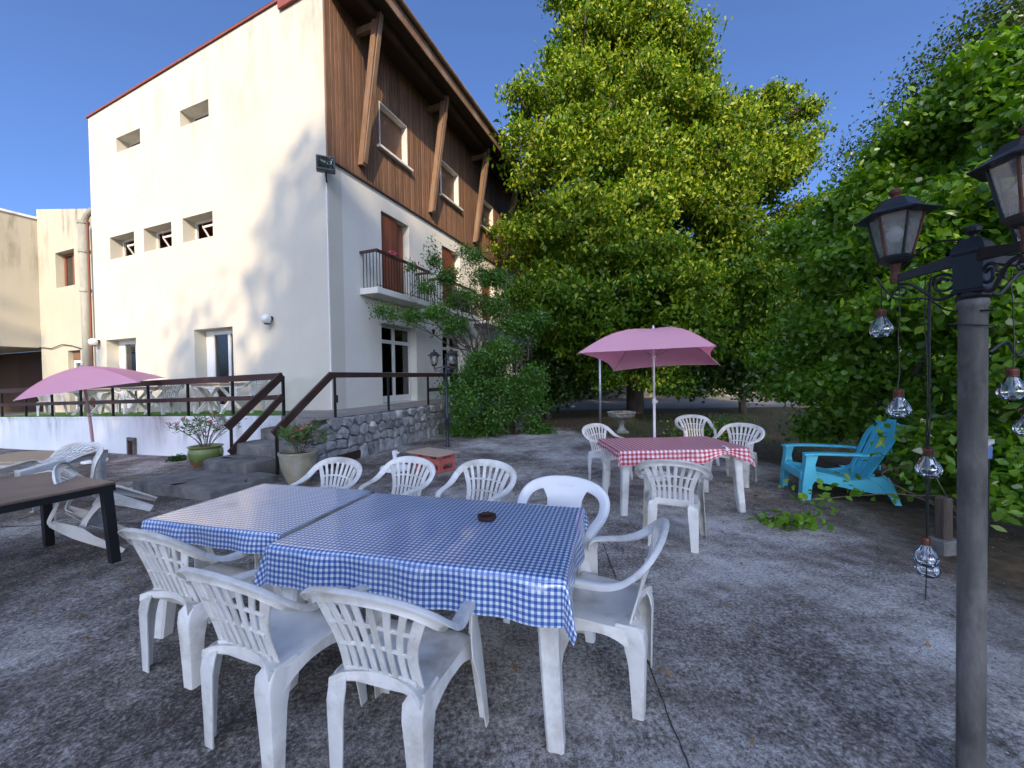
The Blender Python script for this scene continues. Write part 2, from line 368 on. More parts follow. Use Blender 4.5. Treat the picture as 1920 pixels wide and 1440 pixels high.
def _ground():
    n = NT('weathered_yard_ground'); p = n.pos(); sx = n.n('SeparateXYZ'); n.l(p, sx.inputs[0])
    fine = n.noise(p, 48, 6, .74); mid = n.noise(p, 7.0, 8, .74); big = n.noise(p, .75, 5, .6); grit = n.noise(p, 150, 3, .75)
    # concrete: dark grime with worn pale lichen specks in drifts
    pale = n.math('ADD', n.math('MULTIPLY_ADD', fine, .80, -.09), n.math('MULTIPLY', mid, .40))
    drift = n.math('MULTIPLY_ADD', big, .70, -.335)
    rgt = n.n('MapRange'); rgt.inputs[1].default_value = -3.0; rgt.inputs[2].default_value = 1.2; rgt.inputs[3].default_value = -.055; rgt.inputs[4].default_value = .045
    n.l(sx.outputs[0], rgt.inputs[0])
    pv = n.math('ADD', n.math('ADD', pale, drift), rgt.outputs[0])
    con = n.ramp(pv, [(.36, (.070, .056, .045)), (.455, (.165, .144, .124)), (.53, (.30, .272, .24)), (.61, (.49, .455, .415)), (.75, (.72, .685, .645))])
    brown = n.noise(p, 1.7, 6, .65)
    con = n.mix(n.ramp(brown, [(.50, 0.0), (.70, .60)]), con, (.085, .055, .036))
    gr = n.ramp(grit, [(.3, .50), (.7, 1.45)])
    con = n.mix(1.0, con, gr, 'MULTIPLY')
    # garden soil and litter beyond the yard
    soil = n.ramp(n.noise(p, 7, 7, .75), [(.3, (.035, .026, .016)), (.5, (.085, .062, .036)), (.68, (.15, .11, .06)), (.8, (.075, .095, .03))])
    wob = n.math('MULTIPLY_ADD', n.noise(p, .8, 5, .65), 3.4, -1.7)
    yb = n.math('ADD', sx.outputs[1], wob)
    # boundary: yard ends at y ~ 11.3 on the left, and along the thicket on the right
    xr = n.math('ADD', sx.outputs[0], n.math('MULTIPLY', wob, .35))
    d1 = n.math('SUBTRACT', yb, n.math('MULTIPLY_ADD', n.math('MAXIMUM', n.math('ADD', xr, -1.4), 0.0), -1.75, 11.6))
    d2 = n.math('SUBTRACT', xr, n.math('MULTIPLY_ADD', sx.outputs[1], .30, 2.2))
    dd = n.math('MAXIMUM', d1, n.math('MULTIPLY', d2, 1.2))
    mr = n.n('MapRange'); mr.inputs[1].default_value = -.5; mr.inputs[2].default_value = .6; n.l(dd, mr.inputs[0])
    # pale gravel lane behind the lime tree
    lane = n.n('MapRange'); lane.inputs[1].default_value = 17.6; lane.inputs[2].default_value = 18.6; n.l(sx.outputs[1], lane.inputs[0])
    gravel = n.ramp(fine, [(.35, (.13, .125, .12)), (.65, (.27, .265, .26))])
    soil = n.mix(lane.outputs[0], soil, gravel)
    n.col(n.mix(mr.outputs[0], con, soil)); n.rgh(.92); n.b.inputs['Specular IOR Level'].default_value = .25
    n.bump(n.math('ADD', n.math('MULTIPLY', fine, 1.0), n.math('ADD', n.math('MULTIPLY', grit, .5), n.math('MULTIPLY', mid, 1.2))), .75, .014)
    return n.m
M['ground'] = _ground()

# ================================================================== the setting: ground
def build_ground():
    xs = np.unique(np.concatenate([[-400, -120, -60, -35], np.arange(-24, 12, .5), [12, 16, 24, 40, 80, 160, 400]]))
    ys = np.unique(np.concatenate([[-300, -100, -50, -30, -20], np.arange(-12, 22, .5), [24, 30, 45, 80, 160, 400]]))
    X, Y = np.meshgrid(xs, ys, indexing='ij')
    Z = np.array([[gz(max(x, -22), y) for y in ys] for x in xs])
    Z = Z + .010 * np.sin(X * 1.7 + Y * .9) * np.sin(Y * 1.3 - X * .4) * ((np.abs(X) < 20) & (np.abs(Y) < 20))
    nx, ny = len(xs), len(ys); V = np.stack([X, Y, Z], -1).reshape(-1, 3)
    i, j = np.meshgrid(np.arange(nx - 1), np.arange(ny - 1), indexing='ij'); a = (i * ny + j).ravel()
    F = np.stack([a, a + ny, a + ny + 1, a + 1], 1)
    g = link('ground', np_mesh('ground', V, F, [M['ground']], smooth=True)); tag(g, kind='structure')
    # dirt-filled joints and cracks of the slab: thin, ragged, lying on it
    jm = simple('joint_dirt', (.060, .052, .044), .95, .4, 12, .4, .004, rnd=0)
    rr = random.Random(3)
    def joint(pts, w):
        b = MB(); P = crom([(x, y, 0) for x, y in pts], 14); L = []; Rr = []
        for k, p in enumerate(P):
            t = (P[min(k + 1, len(P) - 1)] - P[max(k - 1, 0)]).normalized(); nrm = Vector((-t.y, t.x, 0))
            ww = w * rr.uniform(.45, 1.5) / 2; off = rr.uniform(-.5, .5) * w
            for lst, s_ in ((L, 1), (Rr, -1)):
                q = p + nrm * (ww * s_ + off); lst.append((q.x, q.y, gz(q.x, q.y) + .010 * math.sin(q.x * 1.7 + q.y * .9) * math.sin(q.y * 1.3 - q.x * .4) + .006))
        n = len(P); b.add(L + Rr, [(k, k + n, k + n + 1, k + 1) for k in range(n - 1)]); b.build('joint', jm, g)
    joint([(.66, 1.2), (.68, 1.7), (.71, 2.1), (.75, 2.7), (.81, 3.6)], .006)
    joint([(-2.9, 1.0), (-1.75, 1.55), (-1.2, 1.82), (-.6, 2.12)], .005)
    joint([(-6.2, 4.6), (-5.0, 4.55), (-3.6, 4.45), (-2.6, 4.3)], .018)
    joint([(-7.2, 6.1), (-5.6, 5.35), (-4.2, 4.8)], .015)
    return g
GROUND = build_ground()

# ================================================================== hotel building
YAW = 0.3802
BC = Vector((-4.227, 9.318, 0))
UD = Vector((math.sin(YAW), math.cos(YAW), 0)); NF = Vector((math.cos(YAW), -math.sin(YAW), 0))
def Bw(x, y, z): return BC + NF * x + UD * y + Vector((0, 0, z))     # local building coordinates to world
def wall_holes(a0, a1, z0, ztop, holes, thick, axis, sign):
    """slab with rectangular holes. axis 'y': the wall lies in y=0 and runs along x; 'x': lies in x=0 and runs along y.
    outer face at 0, inner at sign*thick. ztop(a) gives the height of the top edge"""
    b = MB(); A = sorted({a0, a1, *[h[0] for h in holes], *[h[1] for h in holes]}); zt = min(ztop(a0), ztop(a1))
    Z = sorted({z0, zt - .02, *[h[2] for h in holes], *[h[3] for h in holes]})
    P = (lambda a, o, z: (a, o * sign, z)) if axis == 'y' else (lambda a, o, z: (o * sign, a, z))
    def inh(a, z): return any(h[0] < a < h[1] and h[2] < z < h[3] for h in holes)
    for i in range(len(A) - 1):
        for k in range(len(Z) - 1):
            if inh((A[i] + A[i + 1]) / 2, (Z[k] + Z[k + 1]) / 2): continue
            for o in (0, thick):
                b.add([P(A[i], o, Z[k]), P(A[i + 1], o, Z[k]), P(A[i + 1], o, Z[k + 1]), P(A[i], o, Z[k + 1])], [(0, 1, 2, 3)])
        for o in (0, thick):
            b.add([P(A[i], o, Z[-1]), P(A[i + 1], o, Z[-1]), P(A[i + 1], o, ztop(A[i + 1])), P(A[i], o, ztop(A[i]))], [(0, 1, 2, 3)])
    for h in holes:
        q = [(h[0], h[2]), (h[1], h[2]), (h[1], h[3]), (h[0], h[3])]
        for m in range(4):
            (p1, z1), (p2, z2) = q[m], q[(m + 1) % 4]
            b.add([P(p1, 0, z1), P(p2, 0, z2), P(p2, thick, z2), P(p1, thick, z1)], [(0, 1, 2, 3)])
    for a in (a0, a1): b.add([P(a, 0, z0), P(a, thick, z0), P(a, thick, ztop(a)), P(a, 0, ztop(a))], [(0, 1, 2, 3)])
    b.add([P(a0, 0, ztop(a0)), P(a1, 0, ztop(a1)), P(a1, thick, ztop(a1)), P(a0, thick, ztop(a0))], [(0, 1, 2, 3)])
    return b
HOT = thing('hotel_building', 'three storey hotel with cream side wall and brown timber top floor', 'building', BC, -YAW)
SL = 10.26; UL = 19.0
ZT = lambda s: 10.90 - .0645 * s          # top of side wall
LD = [(7.94, 9.62, .70, 2.95), (3.46, 5.09, .70, 3.02)]
LW2 = [(7.87, 9.22, 5.50, 6.20), (5.99, 7.37, 5.50, 6.20), (4.15, 5.47, 5.52, 6.20)]
LW3 = [(7.39, 8.67, 8.76, 9.22), (4.19, 5.45, 8.76, 9.22)]
def build_hotel():
    t = HOT
    neg = lambda h: (-h[1], -h[0], h[2], h[3])
    holes = [neg(h) for h in LD + LW2 + LW3]
    wall_holes(-SL, 0, -.4, lambda x: ZT(-x), holes, .42, 'y', 1).build('side_wall', M['stucco'], t)
    fh = []
    for k in range(5):
        u = 3.14 * k
        fh += [(1.75 + u, 3.36 + u, .86, 3.11), (1.83 + u, 3.09 + u, 3.95, 6.21)]
    fu = [(1.81 + 3.14 * k, 3.06 + 3.14 * k, 7.93, 9.19) for k in range(5)]
    wall_holes(.42, UL, -.4, lambda y: 6.74, fh, .38, 'x', -1).build('front_wall', M['stucco_front'], t)
    wall_holes(.42, UL, 6.74, lambda y: 10.8, fu, .36, 'x', -1).build('upper_wall', M['soffit'], t)
    MB().box(-SL, -SL + .3, .42, UL, -.4, 10.2).build('rear_wall', M['stucco'], t)
    MB().box(-SL + .3, -.4, UL - .3, UL, -.4, 10.2).build('end_wall', M['stucco'], t)
    for z in (.55, 3.45, 6.6): MB().box(-SL + .3, -.4, .43, UL - .3, z, z + .2).build('floor_slab', M['interior'], t)
    MB().box(-SL + .3, -.4, 3.2, 3.3, .75, 10.1).build('partition', M['interior'], t)
    MB().box(-4.0, -3.9, 3.3, UL - .3, .75, 10.1).build('partition', M['interior'], t)
    # roof, its flashing and the deep eaves
    x1 = 1.12
    r = MB().hexa([(-SL - .05, -.02, ZT(SL + .05)), (x1, -.02, ZT(-x1)), (x1, UL, ZT(-x1)), (-SL - .05, UL, ZT(SL + .05)),
                   (-SL - .05, -.02, ZT(SL) + .06), (x1, -.02, ZT(-x1) + .11), (x1, UL, ZT(-x1) + .11), (-SL - .05, UL, ZT(SL) + .06)]).build('roof', M['soffit'], t)
    MB().hexa([(-SL - .06, -.045, ZT(SL) - .005), (-1.40, -.045, ZT(1.4) - .005), (-1.40, -.0215, ZT(1.4) - .005), (-SL - .06, -.0215, ZT(SL) - .005),
               (-SL - .06, -.045, ZT(SL) + .045), (-1.40, -.045, ZT(1.4) + .045), (-1.40, -.0215, ZT(1.4) + .045), (-SL - .06, -.0215, ZT(SL) + .045)]).build('flashing', M['red_fascia'], r)
    MB().hexa([(-1.39, -.08, ZT(1.39) - .24), (x1 + .02, -.08, ZT(-x1) - .24), (x1 + .02, -.024, ZT(-x1) - .24), (-1.39, -.024, ZT(1.39) - .24),
               (-1.39, -.08, ZT(1.39) + .17), (x1 + .02, -.08, ZT(-x1) + .17), (x1 + .02, -.024, ZT(-x1) + .17), (-1.39, -.024, ZT(1.39) + .17)]).build('rake_board', M['red_fascia'], r)
    MB().box(.035, x1 - .03, 0, UL, 10.66, 10.70).build('soffit', M['soffit'], r)
    MB().box(x1 - .02, x1 + .02, 0, UL, 10.60, 11.09).build('fascia', M['beam_wood'], r)
    MB().box(.62, .74, -.02, UL, 10.46, 10.655).build('eaves_beam', M['rail_wood'], r)
    pts = []
    g = MB()
    for k in range(9): pass
    g.tube([(x1 + .09, 0, 10.98), (x1 + .09, UL, 10.98)], .065, 10).build('gutter', M['beam_wood'], r)
    # timber boarding, one board at a time, cut round the windows
    pw = .118; cache = {}; rr = random.Random(5)
    def board(y, z0, z1, o):
        key = (round(z0, 2), round(z1, 2))
        if key not in cache:
            b = MB(); w = pw - .008; h = z1 - z0
            b.loft([[(0, 0, z), (.022, .004, z), (.026, .010, z), (.026, w - .010, z), (.022, w - .004, z), (0, w, z)] for z in (0, h)])
            cache[key] = b.mesh('plank', M['siding'])
        p = link('plank', cache[key], t); p.location = (.003 + o, y, z0); p.rotation_euler = (0, 0, rr.uniform(-.02, .02))
    y = .02
    while y < 14.6:
        w0 = None
        for h in fu:
            if h[0] - pw + .01 < y < h[1] - .01: w0 = h
        o = rr.uniform(0, .008)
        if w0:
            board(y, 6.72 - rr.choice([0, 0, .02]), w0[2] - .06, o); board(y, w0[3] + .012, 10.66, o)
        else: board(y, 6.72 - rr.choice([0, 0, .03, .015]), 10.66, o)
        y += pw
    MB().box(-.002, .045, -.03, .018, 6.66, 10.62).build('corner_trim', M['beam_wood'], t)
    MB().box(.0, .06, .02, UL, 6.68, 6.715).build('base_trim', M['rail_wood'], t)
    # raking props that carry the eaves beam
    def prop(y):
        b = MB().hexa([(.04, y - .08, 7.02), (.19, y - .08, 7.0), (.19, y + .08, 7.0), (.04, y + .08, 7.02),
                       (.60, y - .08, 10.55), (.78, y - .08, 10.62), (.78, y + .08, 10.62), (.60, y + .08, 10.55)])
        p = b.build('eaves_prop', M['beam_wood'], t)
        MB().box(.035, .60, y - .05, y + .05, 10.28, 10.45).build('tie', M['beam_wood'], p)
        MB().hexa([(.20, y - .06, 7.05), (.23, y - .06, 7.05), (.23, y + .06, 7.05), (.20, y + .06, 7.05), (.81, y - .06, 10.6), (.84, y - .06, 10.6), (.84, y + .06, 10.6), (.81, y + .06, 10.6)]).build('cover_strip', M['beam_wood'], p)
    for k in range(5): prop(1.02 + 3.16 * k)
    # upper windows: roller blind, white reveal lining, sill
    for h in fu:
        w = MB().box(-.20, -.17, h[0] + .06, h[1] - .06, h[2] + .05, h[3] - .05).build('window', M['frame_white'], t)
        b = MB()
        for k in range(22):
            z = h[2] + .05 + k * (h[3] - h[2] - .10) / 22; b.box(-.165, -.150, h[0] + .05, h[1] - .05, z + .003, z + .052)
        b.build('roller_blind', M['blind'], w)
        q = MB(); q.box(-.30, .031, h[0] + .002, h[0] + .030, h[2], h[3]); q.build('jamb', M['frame_white'], w)
        q = MB(); q.box(-.30, .031, h[1] - .030, h[1] - .002, h[2], h[3]); q.build('jamb', M['frame_white'], w)
        q = MB(); q.box(-.30, .033, h[0] + .032, h[1] - .032, h[3] - .03, h[3] - .002); q.build('head', M['frame_white'], w)
        MB().rbox(-.30, .15, h[0] - .13, h[1] + .13, h[2] - .075, h[2] + .002, .012).build('sill', M['sill'], w)
    # balcony doors with boarded shutters
    for k in range(4):
        y0, y1 = 1.83 + 3.14 * k, 3.09 + 3.14 * k
        d = MB().box(-.30, -.26, y0 + .02, y1 - .02, 3.96, 6.19).build('balcony_door', M['shutter'], t)
        for a, c, x in ((y0 + .02, (y0 + y1) / 2 + .14, -.10), ((y0 + y1) / 2 + .17, y1 - .06, -.22)):
            s_ = MB(); n = max(3, int((c - a) / .11))
            for j in range(n):
                ya = a + (c - a) * j / n; s_.box(x, x + .03, ya + .003, a + (c - a) * (j + 1) / n - .003, 3.97, 6.17)
            s_.build('shutter', M['shutter'], d)
        MB().box(-.20, -.165, (y0 + y1) / 2 + .135, (y0 + y1) / 2 + .165, 3.97, 6.17).build('post', M['tan_top'], d)
        bal = MB().rbox(.003, .58, y0 - .88, y1 + .34, 3.72, 3.88, .015).build('balcony', M['stucco_front'], t)
        zt = 4.84
        q = MB(); q.box(.50, .56, y0 - .86, y1 + .32, zt - .07, zt); q.build('handrail', M['rail_wood'], bal)
        for yy in (y0 - .86, y1 + .27): MB().box(.003, .50, yy, yy + .05, zt - .068, zt - .002).build('handrail', M['rail_wood'], bal)
        bl = MB(); bl.box(-.007, .007, -.007, .007, 0, zt - 3.83 - .071); me = bl.mesh('baluster', M['black_metal'])
        n = 21
        for j in range(n + 1):
            o = link('baluster', me, bal); o.location = (.53, lerp(y0 - .84, y1 + .30, j / n), 3.83)
        for j in range(1, 5):
            for yy in (y0 - .84, y1 + .30):
                o = link('baluster', me, bal); o.location = (.53 * j / 5, yy, 3.83)
        MB().box(.523, .537, y0 - .84, y1 + .30, 3.93, 3.945).build('lower_rail', M['black_metal'], bal)
    # glazed ground floor doors on the front
    for k in range(4):
        y0, y1 = 1.75 + 3.14 * k, 3.36 + 3.14 * k; ym = (y0 + y1) / 2; x = -.30
        d = MB()
        for a, c, z0, z1 in ((y0, y0 + .07, .86, 3.10), (y1 - .07, y1, .86, 3.10), (ym - .05, ym + .05, .90, 3.05)): d.box(x, x + .07, a + .002, c - .002, z0, z1)
        for z0, z1 in ((.87, 1.06), (1.62, 1.74), (2.58, 2.68), (3.03, 3.10)): d.box(x + .003, x + .067, y0 + .06, y1 - .06, z0, z1)
        d = d.build('glazed_door', M['frame_white'], t)
        for a, c in ((y0 + .07, ym - .05), (ym + .05, y1 - .07)):
            for z0, z1 in ((1.06, 1.62), (1.74, 2.58), (2.68, 3.03)): MB().box(x + .03, x + .036, a, c, z0, z1).build('pane', M['glass'], d)
        MB().box(-.6, -.57, y0 - .1, y1 - .75, 1.0, 3.1).build('inner_curtain', M['shutter'], d)
    # glazed doors on the side wall
    for h in LD:
        a0, a1, z0, z1 = -h[1], -h[0], .72, h[3]; y = .30; am = lerp(a0, a1, .62)
        d = MB()
        for a, c in ((a0 + .30, a0 + .37), (a1 - .07, a1 - .002), (am - .05, am + .05)): d.box(a, c, y, y + .06, z0, z1 - .003)
        for q0, q1 in ((z0, z0 + .18), (z1 - .14, z1 - .004)): d.box(a0 + .30, a1 - .003, y + .003, y + .057, q0, q1)
        d = d.build('glazed_door', M['frame_white'], t)
        for a, c in ((a0 + .37, am - .05), (am + .05, a1 - .07)): MB().box(a, c, y + .02, y + .026, z0 + .18, z1 - .14).build('pane', M['glass'], d)
        MB().box(a0 + .002, a0 + .30, y + .01, y + .05, z0, z1 - .003).build('side_panel', M['frame_white'], d)
        cu = MB(); n = 24
        for j in range(n):
            xa = lerp(a0 + .35, lerp(a0, a1, .58), j / n); xb = lerp(a0 + .35, lerp(a0, a1, .58), (j + 1) / n)
            f = lambda q: .47 + .025 * math.sin(q * 38)
            cu.add([(xa, f(xa), z0), (xb, f(xb), z0), (xb, f(xb), z1), (xa, f(xa), z1)], [(0, 1, 2, 3)])
        cu.build('curtain', M['curtain'], d)
    # small tilting windows on the side wall
    for i, h in enumerate(LW2 + LW3):
        a0, a1, z0, z1 = -h[1], -h[0], h[2], h[3]; y = .33
        f = MB()
        for a, c, q0, q1 in ((a0 + .002, a0 + .05, z0, z1), (a1 - .05, a1 - .002, z0, z1), (a0 + .05, a1 - .05, z0, z0 + .05), (a0 + .05, a1 - .05, z1 - .05, z1)): f.box(a, c, y, y + .05, q0 + .002, q1 - .002)
        f = f.build('window', M['frame_white'], t)
        if i < 3:      # sash hung open at a slant
            s_ = MB(); zz0, zz1 = z0 + .06, z0 + .36; yo = .20
            am = lerp(a0, a1, .5)
            for a, c in ((am, am + .05), (a1 - .11, a1 - .06)): s_.hexa([(a, y, zz0), (c, y, zz0), (c, y + .03, zz0), (a, y + .03, zz0), (a, y - yo, zz1), (c, y - yo, zz1), (c, y - yo + .03, zz1), (a, y - yo + .03, zz1)])
            s_.hexa([(am, y - yo, zz1), (a1 - .06, y - yo, zz1), (a1 - .06, y - yo + .03, zz1), (am, y - yo + .03, zz1), (am, y - yo, zz1 + .05), (a1 - .06, y - yo, zz1 + .05), (a1 - .06, y - yo + .03, zz1 + .05), (am, y - yo + .03, zz1 + .05)])
            s_.build('sash', M['frame_white'], f)
            MB().tube([(am - .3, y - .02, z1 - .1), (am, y - yo, zz1 + .03)], .008, 5).build('stay', M['steel'], f)
        else: MB().box(a0 + .05, a1 - .05, y + .02, y + .026, z0 + .05, z1 - .05).build('pane', M['glass'], f)
    # shallow weep recesses in the render
    for s_, z in ((9.24, 4.12), (7.45, 4.17), (6.40, 4.18), (4.18, 4.20), (7.64, 7.34)):
        MB().rbox(-s_ - .055, -s_ + .055, -.012, .004, z - .11, z + .11, .006).build('wall_plug', M['sill'], t)
    # thin conduit down the corner
    MB().tube([(-.02, -.022, .86), (-.02, -.022, 6.2)], .014, 6).build('conduit', M['frame_white'], t)
build_hotel()
def build_annex():
    t = thing('annex_building', 'yellowish stained annex with overhanging wing left of the hotel', 'building', BC, -YAW)
    x0, x1 = -14.7, -SL - .03
    b = wall_holes(x0, x1, -.6, lambda x: 7.40 + .05 * (-SL - x) * 3.3, [(-13.42, -12.10, 5.05, 6.32), (-12.75, -11.9, .5, 2.74)], .35, 'y', 1)
    b.v = [(x, y + .25, z) for x, y, z in b.v]; b.build('wall', M['annex'], t)
    MB().box(x0, x1, .65, 9, 6.8, 7.0).build('roof', M['soffit'], t)
    w = MB()
    for a, c, q0, q1 in ((-13.40, -13.33, 5.06, 6.31), (-12.19, -12.12, 5.06, 6.31), (-12.80, -12.72, 5.1, 6.27), (-13.33, -12.19, 5.06, 5.13), (-13.33, -12.19, 6.24, 6.31)): w.box(a, c, .47, .53, q0, q1)
    w = w.build('window', M['shutter'], t)
    MB().box(-13.33, -12.80, .50, .505, 5.13, 6.24).build('pane', M['glass'], w); MB().box(-12.72, -12.19, .50, .505, 5.13, 6.24).build('pane', M['glass'], w)
    MB().box(-13.4, -12.1, .61, .64, 5.0, 6.4).build('blind', M['blind'], w)
    d = MB()
    for a, c, q0, q1 in ((-12.74, -12.66, .5, 2.4), (-11.99, -11.91, .5, 2.4), (-12.66, -11.99, 2.3, 2.4)): d.box(a, c, .40, .46, q0, q1)
    d = d.build('door', M['frame_white'], t); MB().box(-12.66, -11.99, .42, .43, .5, 2.3).build('pane', M['glass'], d)
    MB().box(-12.74, -11.91, .38, .50, 2.42, 2.73).build('shutter_box', M['blind'], d)
    # overhanging wing and the dark passage beneath
    wg = MB().box(-21, x0 - .004, -3.0, .9, 2.93, 7.75).build('wing', M['annex'], t)
    MB().box(-21.05, x0 + .05, -3.05, .9, 7.751, 7.83).build('coping', M['terrace_wall'], wg)
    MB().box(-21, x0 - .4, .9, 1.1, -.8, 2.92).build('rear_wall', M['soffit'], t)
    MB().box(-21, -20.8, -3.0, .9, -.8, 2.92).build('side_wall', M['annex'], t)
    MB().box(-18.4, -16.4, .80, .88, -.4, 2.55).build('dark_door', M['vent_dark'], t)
    # rainwater pipe in the corner between annex and hotel
    p = thing('downpipe', 'grey downpipe with collars in corner between annex and hotel', 'pipe', BC, -YAW)
    MB().tube([(-10.72, -.02, .3), (-10.72, -.02, 6.95)], .13, 12).build('pipe', M['grey_pipe'], p, smooth=True)
    for z in (2.0, 4.6, 5.9, 6.85): MB().lathe([(.13, 0), (.155, .01), (.155, .11), (.13, .12)], 14, (-10.72, -.02, z)).build('collar', M['grey_pipe'], p)
    MB().tube([(-10.72, -.02, 6.9), (-10.6, .02, 7.15), (-10.40, .10, 7.35)], .085, 10).build('elbow', M['grey_pipe'], p)
    MB().tube([(-10.42, -.04, .5), (-10.42, -.04, 7.0)], .03, 8).build('thin_pipe', M['shutter'], p)
    c = MB().tube([Bw(-14.7, .2, 2.95), Bw(-13.8, .2, 2.86), Bw(-13.0, .2, 2.98), Bw(-12.3, .2, 2.9), Bw(-11.4, .1, 2.75)], .015, 5).build('hanging_cable', M['wire'])
    tag(c, 'black cable sagging along the annex wall above the door', 'cable')
build_annex()

# things fixed to the hotel walls
def wall_things():
    t = thing('floodlight', 'grey floodlight on the upper corner of the hotel', 'floodlight', Bw(-.03, 0, 6.25), R(22))
    MB().rbox(-.20, .20, -.34, -.20, .02, .36, .02).build('housing', M['flood'], t)
    f = MB(); 
    for a, c, z0, z1 in ((-.19, -.165, .04, .34), (.165, .19, .04, .34), (-.165, .165, .04, .065), (-.165, .165, .315, .34)): f.box(a, c, -.362, -.342, z0, z1)
    f.build('bezel', M['navy_metal'], t)
    MB().box(-.165, .165, -.352, -.345, .065, .315).build('front_glass', M['glass'], t)
    MB().tube([(0, -.27, .02), (0, -.22, -.05), (0, -.02, -.09)], .022, 8).build('bracket', M['dark_metal'], t)
    for s_, z, lab in ((10.02, 2.89, 'white globe wall lamp near the annex corner of the side wall'), (1.96, 3.09, 'white globe wall lamp right of the glazed doors on the side wall')):
        t = thing('wall_lamp', lab, 'wall lamp', Bw(-s_, 0, z), -YAW)
        MB().lathe([(.02, -.02), (.075, 0), (.11, .06), (.12, .12), (.10, .18), (.05, .22), (.01, .23)], 16, (0, -.16, -.10)).build('globe', M['lampglass'], t, smooth=True)
        MB().rbox(-.05, .05, -.06, -.002, -.02, .08, .008).build('bracket', M['dark_metal'], t)
        MB().lathe([(.06, 0), (.07, .02), (.05, .05)], 12, (0, -.14, -.13)).build('collar', M['dark_metal'], t)
    t = thing('wall_lantern', 'small black wall lantern between two front glazed doors', 'wall lamp', Bw(0, 4.13, 3.0), -YAW)
    MB().tube([(.005, 0, -.1), (.10, 0, -.08), (.14, 0, .02)], .012, 6).build('arm', M['dark_metal'], t)
    MB().lathe([(.03, 0), (.06, .10), (.08, .11), (.02, .18)], 6, (.14, 0, .0)).build('lantern', M['dark_metal'], t)
    for k, (y, z, lab) in enumerate(((2.0, 4.86, 'pink flower cluster hooked on the first balcony rail'), (3.0, 4.84, 'smaller pink flower cluster further along the first balcony rail'))):
        P = RNG.normal(0, 1, (34, 3)) * (.06, .08, .05); c = Bw(.55, y - .4, z + .02)
        V, F = leaf_cards(P + np.array(c), .055, .05, RNG)
        o = link('flower_cluster', np_mesh('flower_cluster', V, F, [M['flower']])); tag(o, lab, 'flowers')

# ================================================================== foliage generators
def unit(a): return a / (np.linalg.norm(a, axis=1, keepdims=True) + 1e-9)
def leaf_cards(P, ln, wd, rng, droop=.0, fold=False, bias=None, jit=.35):
    """one leaf per point; returns verts and faces. bias = preferred normals"""
    n = len(P); P = np.asarray(P, float)
    d = rng.normal(0, 1, (n, 3)); d[:, 2] -= droop; d = unit(d)
    nr = rng.normal(0, 1, (n, 3))
    if bias is not None: nr = nr * .75 + bias
    w = unit(np.cross(d, nr)); nn = np.cross(w, d)
    L = (ln * (1 + jit * rng.uniform(-1, 1, n)))[:, None]; Wd = (wd * (1 + jit * rng.uniform(-1, 1, n)))[:, None]
    a = P - d * L * .5; tip = P + d * L * .5 - nn * L * .08; l = P - d * L * .08 - w * Wd * .5; r = P - d * L * .08 + w * Wd * .5
    if not fold:
        V = np.stack([a, l, tip, r], 1).reshape(-1, 3); F = np.arange(4 * n).reshape(n, 4); return V, F
    l2 = P + d * L * .22 - w * Wd * .34; r2 = P + d * L * .22 + w * Wd * .34
    c = nn * Wd * .12; l += c; r += c; l2 += c; r2 += c; m = P + d * L * .02 - nn * Wd * .06
    V = np.stack([a, l, l2, tip, r2, r, m], 1).reshape(-1, 3); b = (np.arange(n) * 7)[:, None]
    F = np.concatenate([b + np.array([[0, 1, 2, 6]]), b + np.array([[6, 2, 3, 4]]), b + np.array([[0, 6, 4, 5]])], 0)
    return V, F
def lobe_points(lobes, n, rng, shell=.55, k_clump=14, spread=.16, squash=1.0):
    """points clustered into twig-end clumps through the outer part of ellipsoid lobes. lobe: (x,y,z,rx,ry,rz)"""
    L = np.array(lobes, float); vol = (L[:, 3] * L[:, 4] + L[:, 4] * L[:, 5] + L[:, 3] * L[:, 5]); vol /= vol.sum()
    nc = max(1, n // k_clump); idx = rng.choice(len(L), nc, p=vol)
    d = unit(rng.normal(0, 1, (nc, 3))); rad = (shell + (1.0 - shell) * rng.uniform(0, 1, nc) ** .6) * rng.uniform(.86, 1.12, nc)
    C = L[idx, :3] + d * rad[:, None] * L[idx, 3:6]
    s = rng.uniform(.55, 1.5, nc)
    P = np.repeat(C, k_clump, 0) + np.clip(rng.normal(0, 1, (nc * k_clump, 3)), -1.7, 1.7) * (spread * np.repeat(s, k_clump))[:, None] * np.array([1, 1, squash])
    off = unit(P - np.repeat(C, k_clump, 0))
    return P, unit(np.repeat(d, k_clump, 0) * .7 + off * .9)
def limb(b, p0, p1, r0, r1, rng, n=6, wob=.12):
    p0, p1 = np.array(p0, float), np.array(p1, float); L = np.linalg.norm(p1 - p0)
    pts = []
    for i in range(n + 1):
        t = i / n; q = p0 + (p1 - p0) * t + rng.normal(0, 1, 3) * wob * L * .12 * math.sin(math.pi * t); q[2] += .06 * L * math.sin(math.pi * t); pts.append(q)
    b.tube(pts, [lerp(r0, r1, i / n) for i in range(n + 1)], 7)
